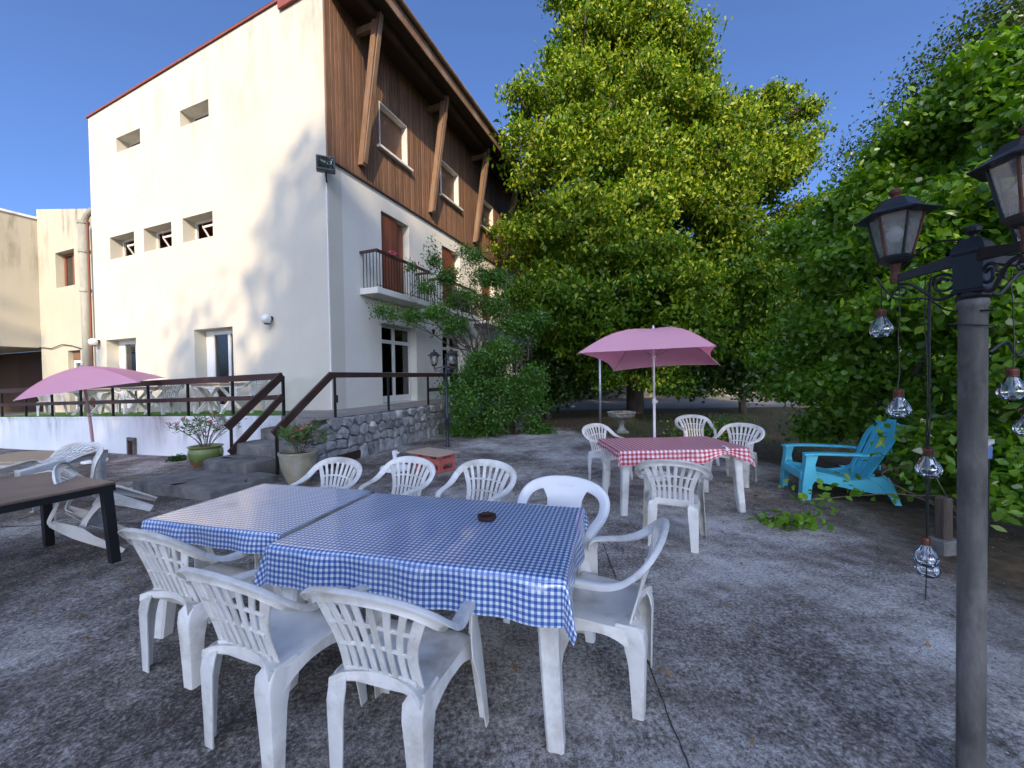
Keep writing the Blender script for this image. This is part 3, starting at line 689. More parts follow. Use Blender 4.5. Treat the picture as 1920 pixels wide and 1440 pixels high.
def make_tree(name, label, base, trunk_top, r0, lobes, n, ln, wd, mats, seed, group=None, droop=.2, fold=False, shell=.5, k=14, spread=.16, squash=1., limbs=True, mixp=None, stems=None, cat='tree', trunk=True, up=.4, zmin=.05):
    rng = np.random.default_rng(seed); t = thing(name, label, cat, base, group=group)
    bx = np.array(base); P, D = lobe_points(lobes, n, rng, shell, k, spread, squash)
    ok = P[:, 2] > zmin; P, D = P[ok], D[ok]
    bias = D * .9 + np.array([0, 0, up])
    V, F = leaf_cards(P - bx, ln, wd, rng, droop, fold, bias)
    mi = None
    if len(mats) > 1:
        pp = mixp(P) if callable(mixp) else np.full(len(P), mixp); ch = (rng.uniform(0, 1, len(P)) < pp).astype(int)
        mi = np.tile(ch, 3) if fold else ch
    c = link('crown', np_mesh('crown', V, F, mats, midx=mi), t)
    if trunk:
        b = MB(); tt = np.array(trunk_top) - bx
        if stems:
            for q in stems: limb(b, q[0], q[1], q[2], q[3], rng, 7, q[4] if len(q) > 4 else .5)
        else:
            limb(b, (0, 0, -.1), tt, r0, r0 * .35, rng, 8, .35)
        b.build('trunk', M['bark'], t, smooth=True)
        if limbs:
            b = MB()
            for q in lobes:
                c0 = np.array(q[:3]) - bx; f = rng.uniform(.35, .8)
                s = tt * min(f, max(.25, (c0[2] * .75) / max(tt[2], .1)));
                limb(b, s, c0, r0 * .22, r0 * .05, rng, 6, .6)
                for _ in range(3):
                    e = c0 + unit(rng.normal(0, 1, (1, 3)))[0] * np.array(q[3:6]) * .8; limb(b, c0 * .92 + s * .08, e, r0 * .06, r0 * .015, rng, 4, .8)
            b.build('limbs', M['bark'], t, smooth=True)
    return t
wall_things()

# ================================================================== terrace, steps, stone wall, railings
E0 = Vector((-4.64, 7.93, .84)); ED = Vector((-.934, .357, 0)).normalized()
def Et(t, dz=0, o=0): # point along the terrace edge; o = towards the building
    p = E0 + ED * t; p.z = .84 - .024 * t + dz; return p + UD * o
SA = Vector((-3.33, 7.32, 0)); SB = Vector((-1.88, 11.40, 0)); SDIR = (SB - SA).normalized(); SN = Vector((SDIR.y, -SDIR.x, 0))
def build_terrace():
    t = tag(link('terrace', bpy.data.meshes.new('terrace')), kind='structure')
    b = MB(); n = 12
    for k in range(n):
        a, c = Et(19 * k / n), Et(19 * (k + 1) / n); b.add([a, c, c + UD * 2.4, a + UD * 2.4], [(0, 3, 2, 1)])
    b.add([(E0.x, E0.y, .84), (SA.x, SA.y, .84), (SB.x, SB.y, .84), (SB.x + SDIR.x * 6, SB.y + SDIR.y * 6, .84), tuple(Bw(-.2, 9, .84)), tuple(Bw(-.2, 1, .84)), tuple(E0 + UD * 2.4)], [(0, 1, 2, 3, 4, 5, 6)])
    t.data.materials.append(M['terrace_floor']); me = b.mesh('terrace', M['terrace_floor']); t.data = me
    g = MB()
    for k in range(9):
        a, c = Et(.55 + 12.5 * k / 9, .012, .03), Et(.55 + 12.5 * (k + 1) / 9, .012, .03); g.add([a, c, c + UD * 1.35, a + UD * (1.35 if k else .8)], [(0, 3, 2, 1)])
    tag(g.build('artificial_turf', M['turf_green']), 'strip of bright green artificial turf along the terrace edge', 'turf mat')
    w = MB(); n = 16
    for k in range(n):
        p = [Et(19.0 * j / n - (.0 if j else 0)) for j in (k, k + 1)]
        zb = -1.0
        q = [Vector((p[i].x, p[i].y, zb)) for i in (0, 1)]
        i0, i1 = UD * .22, UD * .22
        w.add([q[0], q[1], p[1] + Vector((0, 0, -.004)), p[0] + Vector((0, 0, -.004))], [(0, 3, 2, 1)])
    lst = [E0 + UD * 0, E0 + UD * .5]
    tw = thing('terrace_wall', 'white painted retaining wall under the terrace with grey streaks', 'wall', (E0.x, E0.y, 0))
    w.v = [(x - E0.x, y - E0.y, z) for x, y, z in w.v]; w.build('wall_face', M['terrace_wall'], tw)
    rr = MB(); p, q = E0.copy(), SA.copy(); rr.add([(0, 0, -1), (q.x - p.x, q.y - p.y, -1), (q.x - p.x, q.y - p.y, .835), (0, 0, .835)], [(0, 1, 2, 3)]); rr.build('return_face', M['stone_step'], tw)
    cp = MB()
    for k in range(n):
        a, c = Et(19.0 * k / n), Et(19.0 * (k + 1) / n); o = -UD * .02
        cp.hexa([a + o - Vector((0, 0, .05)) - E0 + Vector((0, 0, .84)), c + o - Vector((0, 0, .05)) - E0 + Vector((0, 0, .84)), c + UD * .012 - Vector((0, 0, .05)) - E0 + Vector((0, 0, .84)), a + UD * .012 - Vector((0, 0, .05)) - E0 + Vector((0, 0, .84)),
                 a + o - E0 + Vector((0, 0, .845)), c + o - E0 + Vector((0, 0, .845)), c + UD * .012 - E0 + Vector((0, 0, .845)), a + UD * .012 - E0 + Vector((0, 0, .845))])
    cp.build('coping', M['terrace_wall'], tw)
    # rusty ventilation hatch
    p = Et(5.05); v = thing('wall_vent', 'small dark rusty vent hatch at the foot of the white terrace wall', 'vent', (p.x, p.y, gz(p.x, p.y)), -YAW)
    f = MB()
    for a, c, z0, z1 in ((-.16, -.10, -.1, .42), (.10, .15, -.1, .42), (-.10, .10, .35, .42)): f.box(a, c, -.06, -.004, z0, z1)
    f.build('frame', M['stone_step'], v); MB().box(-.10, .10, -.02, -.006, -.1, .35).build('grille', M['vent_dark'], v)
    bars = MB()
    for k in range(4): bars.box(-.095 + k * .05, -.08 + k * .05, -.032, -.022, -.05, .34)
    bars.build('grille_bars', M['rust_metal'], v)
build_terrace()
def slab(x0, x1, y0, y1, z0, z1, rng, r=.035, wob=.025):
    """weathered concrete step block with uneven edges"""
    b = MB(); per = []; n = 9
    c = [(x0, y0), (x1, y0), (x1, y1), (x0, y1)]
    for k in range(4):
        for j in range(n):
            a, d = c[k], c[(k + 1) % 4]; f = j / n; px, py = lerp(a[0], d[0], f), lerp(a[1], d[1], f)
            cut = .05 if j == 0 else 0
            cx, cy = (x0 + x1) / 2, (y0 + y1) / 2
            w = rng.uniform(-wob, wob) * .6
            per.append((px + (cx - px) * cut * .5 + w * np.sign(px - cx) * .6, py + (cy - py) * cut * .6 + w * .6))
    def ring(ins, z, jz=.008):
        cx, cy = (x0 + x1) / 2, (y0 + y1) / 2
        return [(x - np.sign(x - cx) * ins, y - np.sign(y - cy) * ins, z + rng.uniform(-jz, jz)) for x, y in per]
    b.loft([ring(.01, z0, 0), ring(0, lerp(z0, z1, .5)), ring(0, z1 - r), ring(r * .35, z1 - r * .3), ring(r * 1.2, z1, .004), ring(.20, z1 + .002, .006)])
    return b
def build_steps():
    rng = np.random.default_rng(5)
    t = thing('stone_steps', 'dark weathered concrete steps rising to the terrace between two handrails', 'steps', (E0.x, E0.y, 0), -YAW)
    for x0, x1, y0, y1, z0, z1 in ((-.04, 1.43, -.43, -.01, -.2, .65), (-.06, 1.42, -.92, -.30, -.2, .44), (-.08, 1.02, -1.42, -.75, -.2, .245), (-.35, 1.5, -2.25, -1.2, -.3, .075)):
        slab(x0, x1, y0, y1, z0, z1, rng).build('step', M['stone_step'], t, auto=40)
build_steps()
def clip(poly, a, b, c):   # keep a*x+b*y<=c
    out = []
    for i in range(len(poly)):
        p, q = poly[i], poly[(i + 1) % len(poly)]; dp, dq = a * p[0] + b * p[1] - c, a * q[0] + b * q[1] - c
        if dp <= 0: out.append(p)
        if dp * dq < 0: s = dp / (dp - dq); out.append((p[0] + (q[0] - p[0]) * s, p[1] + (q[1] - p[1]) * s))
    return out
def build_stone_wall():
    rr = random.Random(12); L0 = .75; LT = (SB - SA).length + L0 + 1.2
    o = SA - SDIR * L0; t = thing('stone_wall', 'low grey rubble stone wall holding the walkway beside the steps', 'wall', (o.x, o.y, 0), math.atan2(SDIR.y, SDIR.x))
    top = lambda l: .835 if l > L0 else lerp(.42, .835, l / L0)
    MB().hexa([(0, .04, -.3), (L0, .04, -.3), (L0, .45, -.3), (0, .45, -.3), (0, .04, .40), (L0, .04, .81), (L0, .45, .81), (0, .45, .40)]).build('cheek_core', M['mortar'], t)
    MB().box(L0 + .003, LT, .04, .45, -.3, .825).build('mortar_core', M['mortar'], t)
    pts = []; z = .06; row = 0
    while z < .86:
        h = rr.uniform(.14, .23); l = rr.uniform(-.1, .1)
        while l < LT + .2:
            w = rr.uniform(.17, .42); pts.append((l + w / 2, z + h / 2 + rr.uniform(-.03, .03))); l += w
        z += h; row += 1
    for i, p in enumerate(pts):
        poly = [(max(0, p[0] - .4), -.08), (min(LT, p[0] + .4), -.08), (min(LT, p[0] + .4), .83), (max(0, p[0] - .4), .83)]
        if p[0] < L0: poly = clip(poly, -(.835 - .42) / L0, 1, .42)
        for j, q in enumerate(pts):
            if i == j or abs(q[0] - p[0]) > .8: continue
            a, b_ = q[0] - p[0], (q[1] - p[1]) * 1.0; m = ((p[0] + q[0]) / 2, (p[1] + q[1]) / 2)
            poly = clip(poly, a, b_, a * m[0] + b_ * m[1])
            if len(poly) < 3: break
        if len(poly) < 3: continue
        c = (sum(x for x, _ in poly) / len(poly), sum(y for _, y in poly) / len(poly))
        ar = abs(sum(poly[k][0] * poly[(k + 1) % len(poly)][1] - poly[(k + 1) % len(poly)][0] * poly[k][1] for k in range(len(poly)))) / 2
        if ar < .006: continue
        P2 = []
        for k in range(len(poly)):      # round the corners, add mid points
            a, b_ = poly[k], poly[(k + 1) % len(poly)]
            for f in (.10, .5, .90): P2.append((lerp(a[0], b_[0], f) + rr.uniform(-.013, .013), lerp(a[1], b_[1], f) + rr.uniform(-.013, .013)))
        dep = rr.uniform(.03, .075); b = MB()
        def ring(s, y, j): return [((x - c[0]) * s + rr.uniform(-j, j), y + rr.uniform(-j, j), (zz - c[1]) * s + rr.uniform(-j, j)) for x, zz in P2]
        s0 = 1 - .018 / math.sqrt(ar)
        b.loft([ring(s0, .06, 0), ring(s0 * .99, .015, .004), ring(s0 * .93, -dep * .8, .008), ring(s0 * .62, -dep, .012), ring(s0 * .25, -dep * .95, .010)])
        st = b.build('stone', M['stone'], t, auto=55); st.location = (c[0], 0, c[1])
    MB().rbox(L0 - .3, LT, .02, .47, .828, .842, .005).build('capping', M['terrace_floor'], t)
    j = MB().box(-.06, .06, -.012, .012, -.05, .05); k = thing('socket_box', 'small pale electric box on the rubble stone wall', 'box', o + SDIR * 1.75 - SN * -.09 + Vector((0, 0, .62)), math.atan2(SDIR.y, SDIR.x))
    MB().rbox(-.05, .05, -.03, .03, -.05, .05, .01).build('case', M['sill'], k); MB().box(-.03, .03, -.037, -.031, -.03, .03).build('cover', M['frame_white'], k)
    p0 = Vector((-3.36, 6.78, .06)); p1 = Vector((-2.93, 8.86, .06))
    tag(MB().bar(p0, p1, .12, .16).build('timber_beam', M['rail_wood']), 'dark timber beam lying along the foot of the stone wall', 'beam')
build_stone_wall()
def build_rails():
    t = thing('terrace_railing', 'long dark brown terrace railing with sloping handrail down the steps', 'railing', (E0.x, E0.y, .84))
    O = E0.copy()
    me = MB().box(-.022, .022, -.022, .022, -.05, .80).mesh('post', M['black_metal'])
    for k in range(12):
        p = Et(1.5 * k, 0, .06) - O; q = link('post', me, t); q.location = p; q.rotation_euler = (0, 0, -YAW)
    for a, c in ((0, 6.1), (6.1, 12.1), (12.1, 17.0)):
        MB().bar(Et(a + .004, .80, .03) - O, Et(c, .80, .03) - O, .05, .13).build('top_rail', M['rail_wood'], t)
        MB().bar(Et(a + .004, .375, .03) - O, Et(c, .375, .03) - O, .045, .095).build('middle_rail', M['rail_wood'], t)
    d = -UD
    MB().bar(Vector((0.03, 0.02, .82)), d * 1.09 + Vector((.03, 0.02, -.10)), .05, .14).build('sloping_rail', M['rail_wood'], t)
    MB().bar(Vector((0.03, 0.02, .40)), d * 1.05 + Vector((.03, .02, -.56)), .05, .115).build('sloping_rail', M['rail_wood'], t)
    MB().bar(d * .98 + Vector((.0, 0, -.60)), d * .98 + Vector((0, 0, .02)), .045, .045).build('foot_post', M['black_metal'], t)
    s = thing('walkway_railing', 'dark handrail above the stone wall running down beside the potted oleander', 'railing', (SA.x, SA.y, .84))
    for l, zt in ((.12, .76), (1.72, .76), (3.4, .76), (5.0, .76)):
        q = SDIR * l - SN * .05; p = MB().bar(q + Vector((0, 0, -.06)), q + Vector((0, 0, zt)), .04, .04).build('post', M['black_metal'], s)
        if l < 1: MB().bar(q + SN * .025 + Vector((0, 0, .28)), q + SN * .025 + Vector((0, 0, .42)), .05, .07).build('clamp', M['black_metal'], p)
    MB().bar(SDIR * .06 - SN * .05 + Vector((0, 0, .80)), SDIR * 6 - SN * .05 + Vector((0, 0, .80)), .05, .105).build('top_rail', M['rail_wood'], s)
    MB().bar(SDIR * 3.4 - SN * .05 + Vector((0, 0, .40)), SDIR * 6 - SN * .05 + Vector((0, 0, .40)), .045, .095).build('middle_rail', M['rail_wood'], s)
    MB().bar(SDIR * .05 - SN * .05 + Vector((0, 0, .81)), SDIR * -.02 - SN * .05 + d * 1.12 + Vector((0, 0, -.14)), .052, .125).build('sloping_rail', M['rail_wood'], s)
    q = SDIR * -.02 - SN * .05 + d * 1.07; MB().bar(q + Vector((0, 0, -.8)), q + Vector((0, 0, -.1)), .045, .045).build('foot_post', M['black_metal'], s)
build_rails()

# ================================================================== plastic armchairs
def chair_parts(root, mat, solid_back=False):
    half = [(.247, .140, .535), (.248, .136, .572), (.253, .110, .600), (.263, .04, .614), (.275, -.045, .624), (.285, -.125, .648), (.283, -.188, .690), (.258, -.230, .732), (.198, -.258, .766), (.106, -.274, .786), (0, -.279, .792)]
    rim = crom(half, 4)
    full = rim + [Vector((-p.x, p.y, p.z)) for p in rim[-2::-1]]
    bk = len(rim) - 1
    def wd(i):
        f = 1 - abs(i - bk) / bk      # 0 at the arm tips, 1 at the middle of the back
        s = max(0, min(1, (f - .35) / .4)); p = full[i]
        sx = 1 if p.x >= 0 else -1
        return Vector((sx * (1 - s), 0, 0)) * 1.0 + Vector((sx * .35 * s * (1 - f), -.30 * s, .95 * s))
    ws = []
    for i in range(len(full)): 
        f = 1 - abs(i - bk) / bk; ws.append(lerp(.048, .064 if not solid_back else .085, max(0, f)))
    # arms and the top rim of the back are one moulded band, split into armrests and back rim
    n3 = [0, int(bk * .62), len(full) - 1 - int(bk * .62), len(full) - 1]
    def band(i0, i1, name):
        rings = []
        for i in range(i0, i1 + 1):
            p = full[i]; t = (full[min(i + 1, len(full) - 1)] - full[max(i - 1, 0)]).normalized(); w = wd(i)
            w = (w - t * w.dot(t)).normalized(); h = t.cross(w); ww = ws[i] / 2; lip = .024
            # shallow domed channel: smooth face, outer edge turned back
            rings.append([p + w * a + h * b_ for a, b_ in ((-ww, -.001), (-ww * .7, .004), (0, .006), (ww * .6, .005), (ww - .005, .002), (ww, -.006), (ww - .001, -lip), (ww - .008, -lip), (ww - .012, -.009), (0, -.004), (-ww + .008, -.005), (-ww, -.011))])
        MB().loft(rings).build(name, mat, root, auto=50)
    band(n3[0], n3[1], 'armrest'); band(n3[2], n3[3], 'armrest'); band(n3[1], n3[2], 'back_rim')
    # seat: dished panel with turned-down edge
    b = MB(); ny, nx = 10, 10; top = []
    hw = lambda v: pl(v, [0, .15, .5, 1], [.196, .205, .215, .222]); yy = lambda v: lerp(-.165, .200, v)
    def zs(u, v): return .410 - .018 * (1 - u * u) * math.sin(math.pi * min(1, v * 1.05)) + .012 * v - .03 * max(0, (v - .88) / .12) ** 2 - .012 * max(0, (abs(u) - .85) / .15) + .030 * max(0, (.15 - v) / .15) * (1 - .4 * abs(u))
    for i in range(ny + 1):
        for j in range(nx + 1):
            u = -1 + 2 * j / nx; v = i / ny; top.append((u * hw(v), yy(v) - .048 * u * u * (1 - v) ** 2 + .012 * (1 - u * u) * (1 if v > .9 else 0), zs(u, v)))
    fs = [(i * (nx + 1) + j, i * (nx + 1) + j + 1, (i + 1) * (nx + 1) + j + 1, (i + 1) * (nx + 1) + j) for i in range(ny) for j in range(nx)]
    b.add(top, fs); bot = [(x * .985, y * .99, z - .008) for x, y, z in top]; b.add(bot, [f[::-1] for f in fs])
    per = [j for j in range(nx + 1)] + [i * (nx + 1) + nx for i in range(1, ny + 1)] + [ny * (nx + 1) + j for j in range(nx - 1, -1, -1)] + [i * (nx + 1) for i in range(ny - 1, 0, -1)]
    m = len(per); skirt = [top[k] for k in per] + [(top[k][0] * 1.015, top[k][1] * 1.01, top[k][2] - .034) for k in per]
    b.add(skirt, [(k, k + m, (k + 1) % m + m, (k + 1) % m) for k in range(m)])
    b.build('seat', mat, root, auto=45)
    # legs: tapering angle sections open to the inside
    def leg(levels, sx, fr):
        rings = []
        for x, y, z, a, d in levels:      # outer corner, widths along x and y
            t = .006; ix, iy = -sx, (-1 if fr else 1); e = .014
            pts = [(a, 0), (e, 0), (e * .3, e * .3), (0, e), (0, d), (t, d), (t, e + t * .6), (e + t * .4, t), (a, t)]
            rings.append([(x * sx + ix * p, y + iy * q, z) for p, q in pts])
        MB().loft(rings).build('leg', mat, root, auto=40)
    for sx in (1, -1):
        leg([(.290, .228, 0, .050, .048), (.283, .222, .12, .058, .060), (.274, .214, .26, .066, .078), (.268, .204, .37, .070, .110), (.264, .186, .46, .050, .092), (.266, .166, .53, .044, .070), (.268, .150, .575, .042, .060)], sx, True)
        leg([(.210, -.212, 0, .062, .050), (.210, -.214, .10, .068, .058), (.211, -.218, .24, .078, .072), (.211, -.221, .33, .086, .095), (.208, -.212, .385, .085, .13), (.200, -.190, .415, .06, .10)], sx, False)
        b = MB(); n = 12; A = []; Bq = []
        for k in range(n + 1):
            v = k / n; y = lerp(-.185, .190, v); x = sx * hw(max(0, (y + .165) / .365)) * 1.012; dep = .034 + .085 * abs(2 * v - 1) ** 2.4
            A.append((x, y, .400)); Bq.append((x * 1.06, y, .400 - dep))
        b.add(A + Bq + [(x - sx * .006, y, z) for x, y, z in A] + [(x - sx * .006, y, z) for x, y, z in Bq],
              [(k, k + 1, k + n + 2, k + n + 1) for k in range(n)] + [(k + 2 * n + 2, k + 3 * n + 3, k + 3 * n + 4, k + 2 * n + 3) for k in range(n)] + [(k + n + 1, k + n + 2, k + 3 * n + 4, k + 3 * n + 3) for k in range(n)])
        b.build('side_apron', mat, root, auto=40)
    # backrest
    def ybk(x, z):
        f = (z - .40) / .392; return lerp(-.150, -.276, f) + lerp(.1, .70, f) * x * x
    def rimz(x):
        return float(np.interp(abs(x), [0, .105, .195, .255, .281], [.780, .775, .755, .720, .680]))
    if not solid_back:
        def sx_at(q, z):
            f = (z - .40) / .38; return q * pl(f, [0, .3, .5, .75, 1], [.158, .152, .163, .200, .250])
        qs = [-1, -.70, -.42, -.14, .14, .42, .70, 1]
        for q in qs:
            zt = .78
            for _ in range(12): zt = rimz(sx_at(q, zt))
            zz = np.linspace(.395, zt - .004, 9); P = [(sx_at(q, z), ybk(sx_at(q, z), z), z) for z in zz]
            w0 = .040 if abs(q) == 1 else .0245
            MB().sweep(P, [(1, .1 * q, 0)] * 9, [w0 + .006 * k / 8 for k in range(9)], .009).build('slat', mat, root, auto=40)
        for z in (.545, .640):
            xs = np.linspace(-sx_at(1, z), sx_at(1, z), 11)
            MB().sweep([(x, ybk(x, z) - .003, z + .02 * (1 - (x / xs[-1]) ** 2)) for x in xs], [(0, 0, 1)] * 11, .016, .010).build('crossbar', mat, root, auto=40)
        xs = np.linspace(-.155, .155, 11)
        MB().sweep([(x, ybk(x, .415) - .004 + .9 * max(0, abs(x) - .1) ** 2 * -6, .410) for x in xs], [(0, 0, 1)] * 11, .062, .010).build('crossbar', mat, root, auto=40)
    else:
        b = MB(); P = []; zz = np.linspace(.57, .78, 7); nx = 10
        for z in zz:
            for j in range(nx + 1):
                u = -1 + 2 * j / nx; h = pl(z, [.57, .68, .74, .78], [.118, .125, .155, .20]); x = u * h; z2 = min(z, rimz(x) + .004); P.append((x, ybk(x, z2), z2))
        fs = [(i * (nx + 1) + j, i * (nx + 1) + j + 1, (i + 1) * (nx + 1) + j + 1, (i + 1) * (nx + 1) + j) for i in range(6) for j in range(nx)]
        b.add(P, fs); b.add([(x, y - .010, z) for x, y, z in P], [f[::-1] for f in fs]); b.build('back_panel', mat, root, auto=50)
        for q in (-.092, -.031, .031, .092):
            MB().sweep([(q, ybk(q, z) - .005, z) for z in np.linspace(.395, .575, 5)], [(1, 0, 0)] * 5, .052, .010).build('slat', mat, root, auto=40)
CH = None; CH2 = None
def chair(label, x, y, fx, fy, group, z=None, rot=None, solid=False, cat='chair'):
    global CH, CH2
    src = CH2 if solid else CH
    if src is None:
        o = thing('plastic_armchair', label, cat, group=group); chair_parts(o, M['plastic_clean'] if solid else M['plastic'], solid)
        if solid: CH2 = o
        else: CH = o
    else:
        o = copy_tree(src); tag(o, label, cat, group)
    o.location = (x, y, gz(x, y) if z is None else z); o.rotation_mode = 'XYZ'
    if rot is None: o.rotation_euler = (0, 0, face(fx, fy))
    else: o.rotation_euler = (Matrix.Rotation(face(fx, fy), 3, 'Z') @ Matrix.Rotation(rot[0], 3, 'X') @ Matrix.Rotation(rot[1], 3, 'Y')).to_euler()
    return o
GB = 'white chairs around the blue tables'
chair('white slatted armchair nearest the viewer, back turned, at the blue tables', -.465, 1.635, .299, .954, GB)
chair('white armchair seen from behind, middle of three on the near side of the blue tables', -1.07, 1.785, .358, .934, GB)
chair('white armchair seen from behind, leftmost of three on the near side of the blue tables', -1.755, 2.235, .35, .937, GB)
chair('white armchair at the right end of the blue table, facing left', .46, 2.015, -.909, .416, GB)
chair('white slatted armchair behind the left blue table, in front of the beige pot', -1.735, 3.47, -.42, -.907, GB)
chair('white slatted armchair behind the blue tables, in front of the red crate', -1.07, 3.45, -.48, -.877, GB)
chair('white slatted armchair behind the blue table, to the right of the red crate', -.35, 3.26, -.48, -.877, GB)
chair('clean white armchair with solid rounded back behind the right corner of the blue table', .27, 2.58, -.38, -.925, GB, solid=True)
GR = 'white chairs around the red table'
chair('white armchair with its back to the viewer on the near side of the red table', 1.481, 3.665, .398, .917, GR)
chair('white armchair at the left end of the red table, turned to the right', 1.407, 5.84, .594, -.804, GR)
chair('white armchair at the right end of the red table, turned to the left', 3.187, 5.68, -.842, -.54, GR)
chair('white armchair behind the red table, right of the parasol pole', 3.216, 6.89, -.096, -.995, GR)
chair('white armchair tipped sideways with its legs in the air against the brown table', -3.78, 4.00, -.80, -.60, 'white chairs tipped against tables', z=.14, rot=(R(-60), 0))
chair('white armchair tipped forward against the pale table behind the brown one, legs toward the viewer', -5.30, 4.10, .06, .998, 'white chairs tipped against tables', z=.44, rot=(R(-84), 0))
GT = 'white chairs up on the terrace'
def tchair(lab, t, o, fx, fy): p = Et(t, .008, o); chair(lab, p.x, p.y, fx, fy, GT, z=p.z)
tchair('white armchair on the terrace beside the corner of the railing, facing left', 1.95, .75, -.97, .1)
tchair('white armchair on the terrace between the two tan tables, facing left', 4.75, .55, -.9, .3)
tchair('white armchair on the terrace turned away, left of the right tan table', 3.85, .95, .95, .3)
tchair('white armchair on the terrace seen under the right edge of the left pink parasol', 7.0, .9, .9, -.3)
tchair('white armchair on the terrace at the far left behind the pink parasol tip', 10.3, .5, .9, .3)
tchair('white armchair on the terrace half hidden under the middle of the left pink parasol', 8.5, 1.1, -.7, -.6)

# ================================================================== tables and cloths
def plastic_table(label, x, y, fx, fy, L, Wd, H, group=None, z=None, top=None, cross=False, mat='plastic'):
    t = thing('plastic_table', label, 'table', (x, y, gz(x, y) if z is None else z), math.atan2(fy, fx), group)
    MB().rbox(-L / 2, L / 2, -Wd / 2, Wd / 2, H - .035, H, .014).build('tabletop', top or M[mat], t, auto=40)
    b = MB(); i = .05; h0 = H - .10
    for a in (-1, 1):
        b.box(-L / 2 + i, L / 2 - i, a * (Wd / 2 - i) - .008, a * (Wd / 2 - i) + .008, h0, H - .036); b.box(a * (L / 2 - i) - .008, a * (L / 2 - i) + .008, -Wd / 2 + i + .01, Wd / 2 - i - .01, h0 + .003, H - .037)
    b.build('apron', M[mat], t)
    if cross:
        for sx in (-1, 1):
            for q in (-1, 1): MB().bar((sx * L * .38, -q * Wd * .36, .0), (sx * L * .34 + q * .025, q * Wd * .34, H - .04), .05, .06).build('leg', M[mat], t)
        return t
    for sx in (-1, 1):
        for sy in (-1, 1):
            cx, cy = sx * (L / 2 - .075), sy * (Wd / 2 - .075); ox, oy = sx * .03, sy * .03; rings = []
            for k in range(7):
                f = k / 6; zz = (H - .036) * f; fl = .035 * (1 - f) ** 1.5 ; w = lerp(.036, .046, f) + (.035 * max(0, f - .8) / .2)
                px, py = cx + sx * fl, cy + sy * fl; e = w * .28
                rings.append([(px - w + e, py - w, zz), (px - e * .2, py - w * .93, zz), (px + e * .2, py - w * .93, zz), (px + w - e, py - w, zz), (px + w, py - w + e, zz), (px + w, py + w - e, zz), (px + w - e, py + w, zz), (px - w + e, py + w, zz), (px - w, py + w - e, zz), (px - w, py - w + e, zz)])
            MB().loft(rings).build('leg', M[mat], t, auto=35)
    return t
def cloth(label, x, y, fx, fy, L, Wd, H, drop, mat, seed, group=None, lift=None, z=None, cell=.022, tuck=None):
    rng = np.random.default_rng(seed); ph = rng.uniform(0, 6, 8)
    cl = drop if isinstance(drop, (tuple, list)) else (drop,) * 4      # +x,-x,+y,-y
    xs = np.arange(-L / 2 - cl[1], L / 2 + cl[0] + 1e-6, cell); ys = np.arange(-Wd / 2 - cl[3], Wd / 2 + cl[2] + 1e-6, cell)
    V = []; U = []; hx, hy = L / 2, Wd / 2
    for a in xs:
        for b in ys:
            dx = max(0, abs(a) - hx); dy = max(0, abs(b) - hy); sx = np.sign(a); sy = np.sign(b)
            px, py = min(hx, abs(a)) * sx, min(hy, abs(b)) * sy
            d = math.hypot(dx, dy); zz = H + .004 + .0015 * math.sin(a * 9 + ph[0]) * math.sin(b * 8 + ph[1])
            if d > 0:
                ux, uy = dx / d * sx, dy / d * sy; corner = min(dx, dy) / max(dx, dy)
                s = a if dy > dx else b
                wav = .010 * math.sin(s * 11 + ph[2]) + .007 * math.sin(s * 23 + ph[3] + a)
                out = .012 * (1 - math.exp(-d / .012)) + d * (.08 + .26 * corner ** 1.5) + wav * min(1, d / .08) * (1 - corner)
                dn = max(0, d - .010) * math.sqrt(max(.2, 1 - (.08 + .26 * corner ** 1.5) ** 2))
                px += ux * out; py += uy * out; zz -= dn
                if tuck:      # a clip gathers the cloth up at one place
                    k = math.exp(-((a - tuck[0]) / .16) ** 2) * (1 if sy == tuck[1] and dy > 0 else 0); zz += k * dn * .62; py += uy * k * .01
            V.append((px, py, zz)); U.append((a + 5, b + 5))
    nx, ny = len(xs), len(ys); i, j = np.meshgrid(np.arange(nx - 1), np.arange(ny - 1), indexing='ij'); q = (i * ny + j).ravel()
    F = np.stack([q, q + ny, q + ny + 1, q + 1], 1)
    o = link('tablecloth', np_mesh('tablecloth', V, F, [M[mat]], smooth=True, uv=U)); o.location = (x, y, gz(x, y) if z is None else z); o.rotation_euler = (0, 0, math.atan2(fy, fx))
    return tag(o, label, 'tablecloth', group)
BX, BY = .966, -.26
plastic_table('white plastic table under the near blue gingham cloth', -.395, 2.19, BX, BY, 1.45, .88, .735)
plastic_table('white plastic table under the further, shinier blue gingham cloth', -1.632, 2.645, BX, BY, .98, .82, .722)
cloth('blue and white gingham oilcloth on the nearer table, an ashtray on it', -.395, 2.19, BX, BY, 1.46, .89, .736, (.165, .13, .08, .195), 'ging_blue', 1)
cloth('blue gingham oilcloth shining pale on the further table', -1.632, 2.645, BX, BY, .99, .83, .723, (.02, .12, .06, .12), 'ging_blue', 2)
RX, RY = .999, .04
plastic_table('white plastic table under the red gingham cloth', 1.87, 4.78, RX, RY, 1.42, .86, .72)
cloth('red and white gingham cloth clipped to the table under the pink parasol', 1.87, 4.78, RX, RY, 1.43, .87, .721, (.15, .10, .06, .17), 'ging_red', 3, tuck=(.45, -1))
p = Vector((1.87, 4.78, 0)); c = thing('tablecloth_clip', 'white plastic clip on the near edge of the red tablecloth', 'clip', (2.33, 4.335, .735))
q = MB(); q.tube([(0, .05, -.028), (0, -.012, -.030), (0, -.030, -.014), (0, -.030, .004), (0, -.012, .016), (0, .05, .014)], .0085, 6); q.build('clip_arm', M['plastic_clean'], c); MB().box(-.012, .012, -.04, -.032, -.025, .012).build('clip_back', M['plastic_clean'], c)
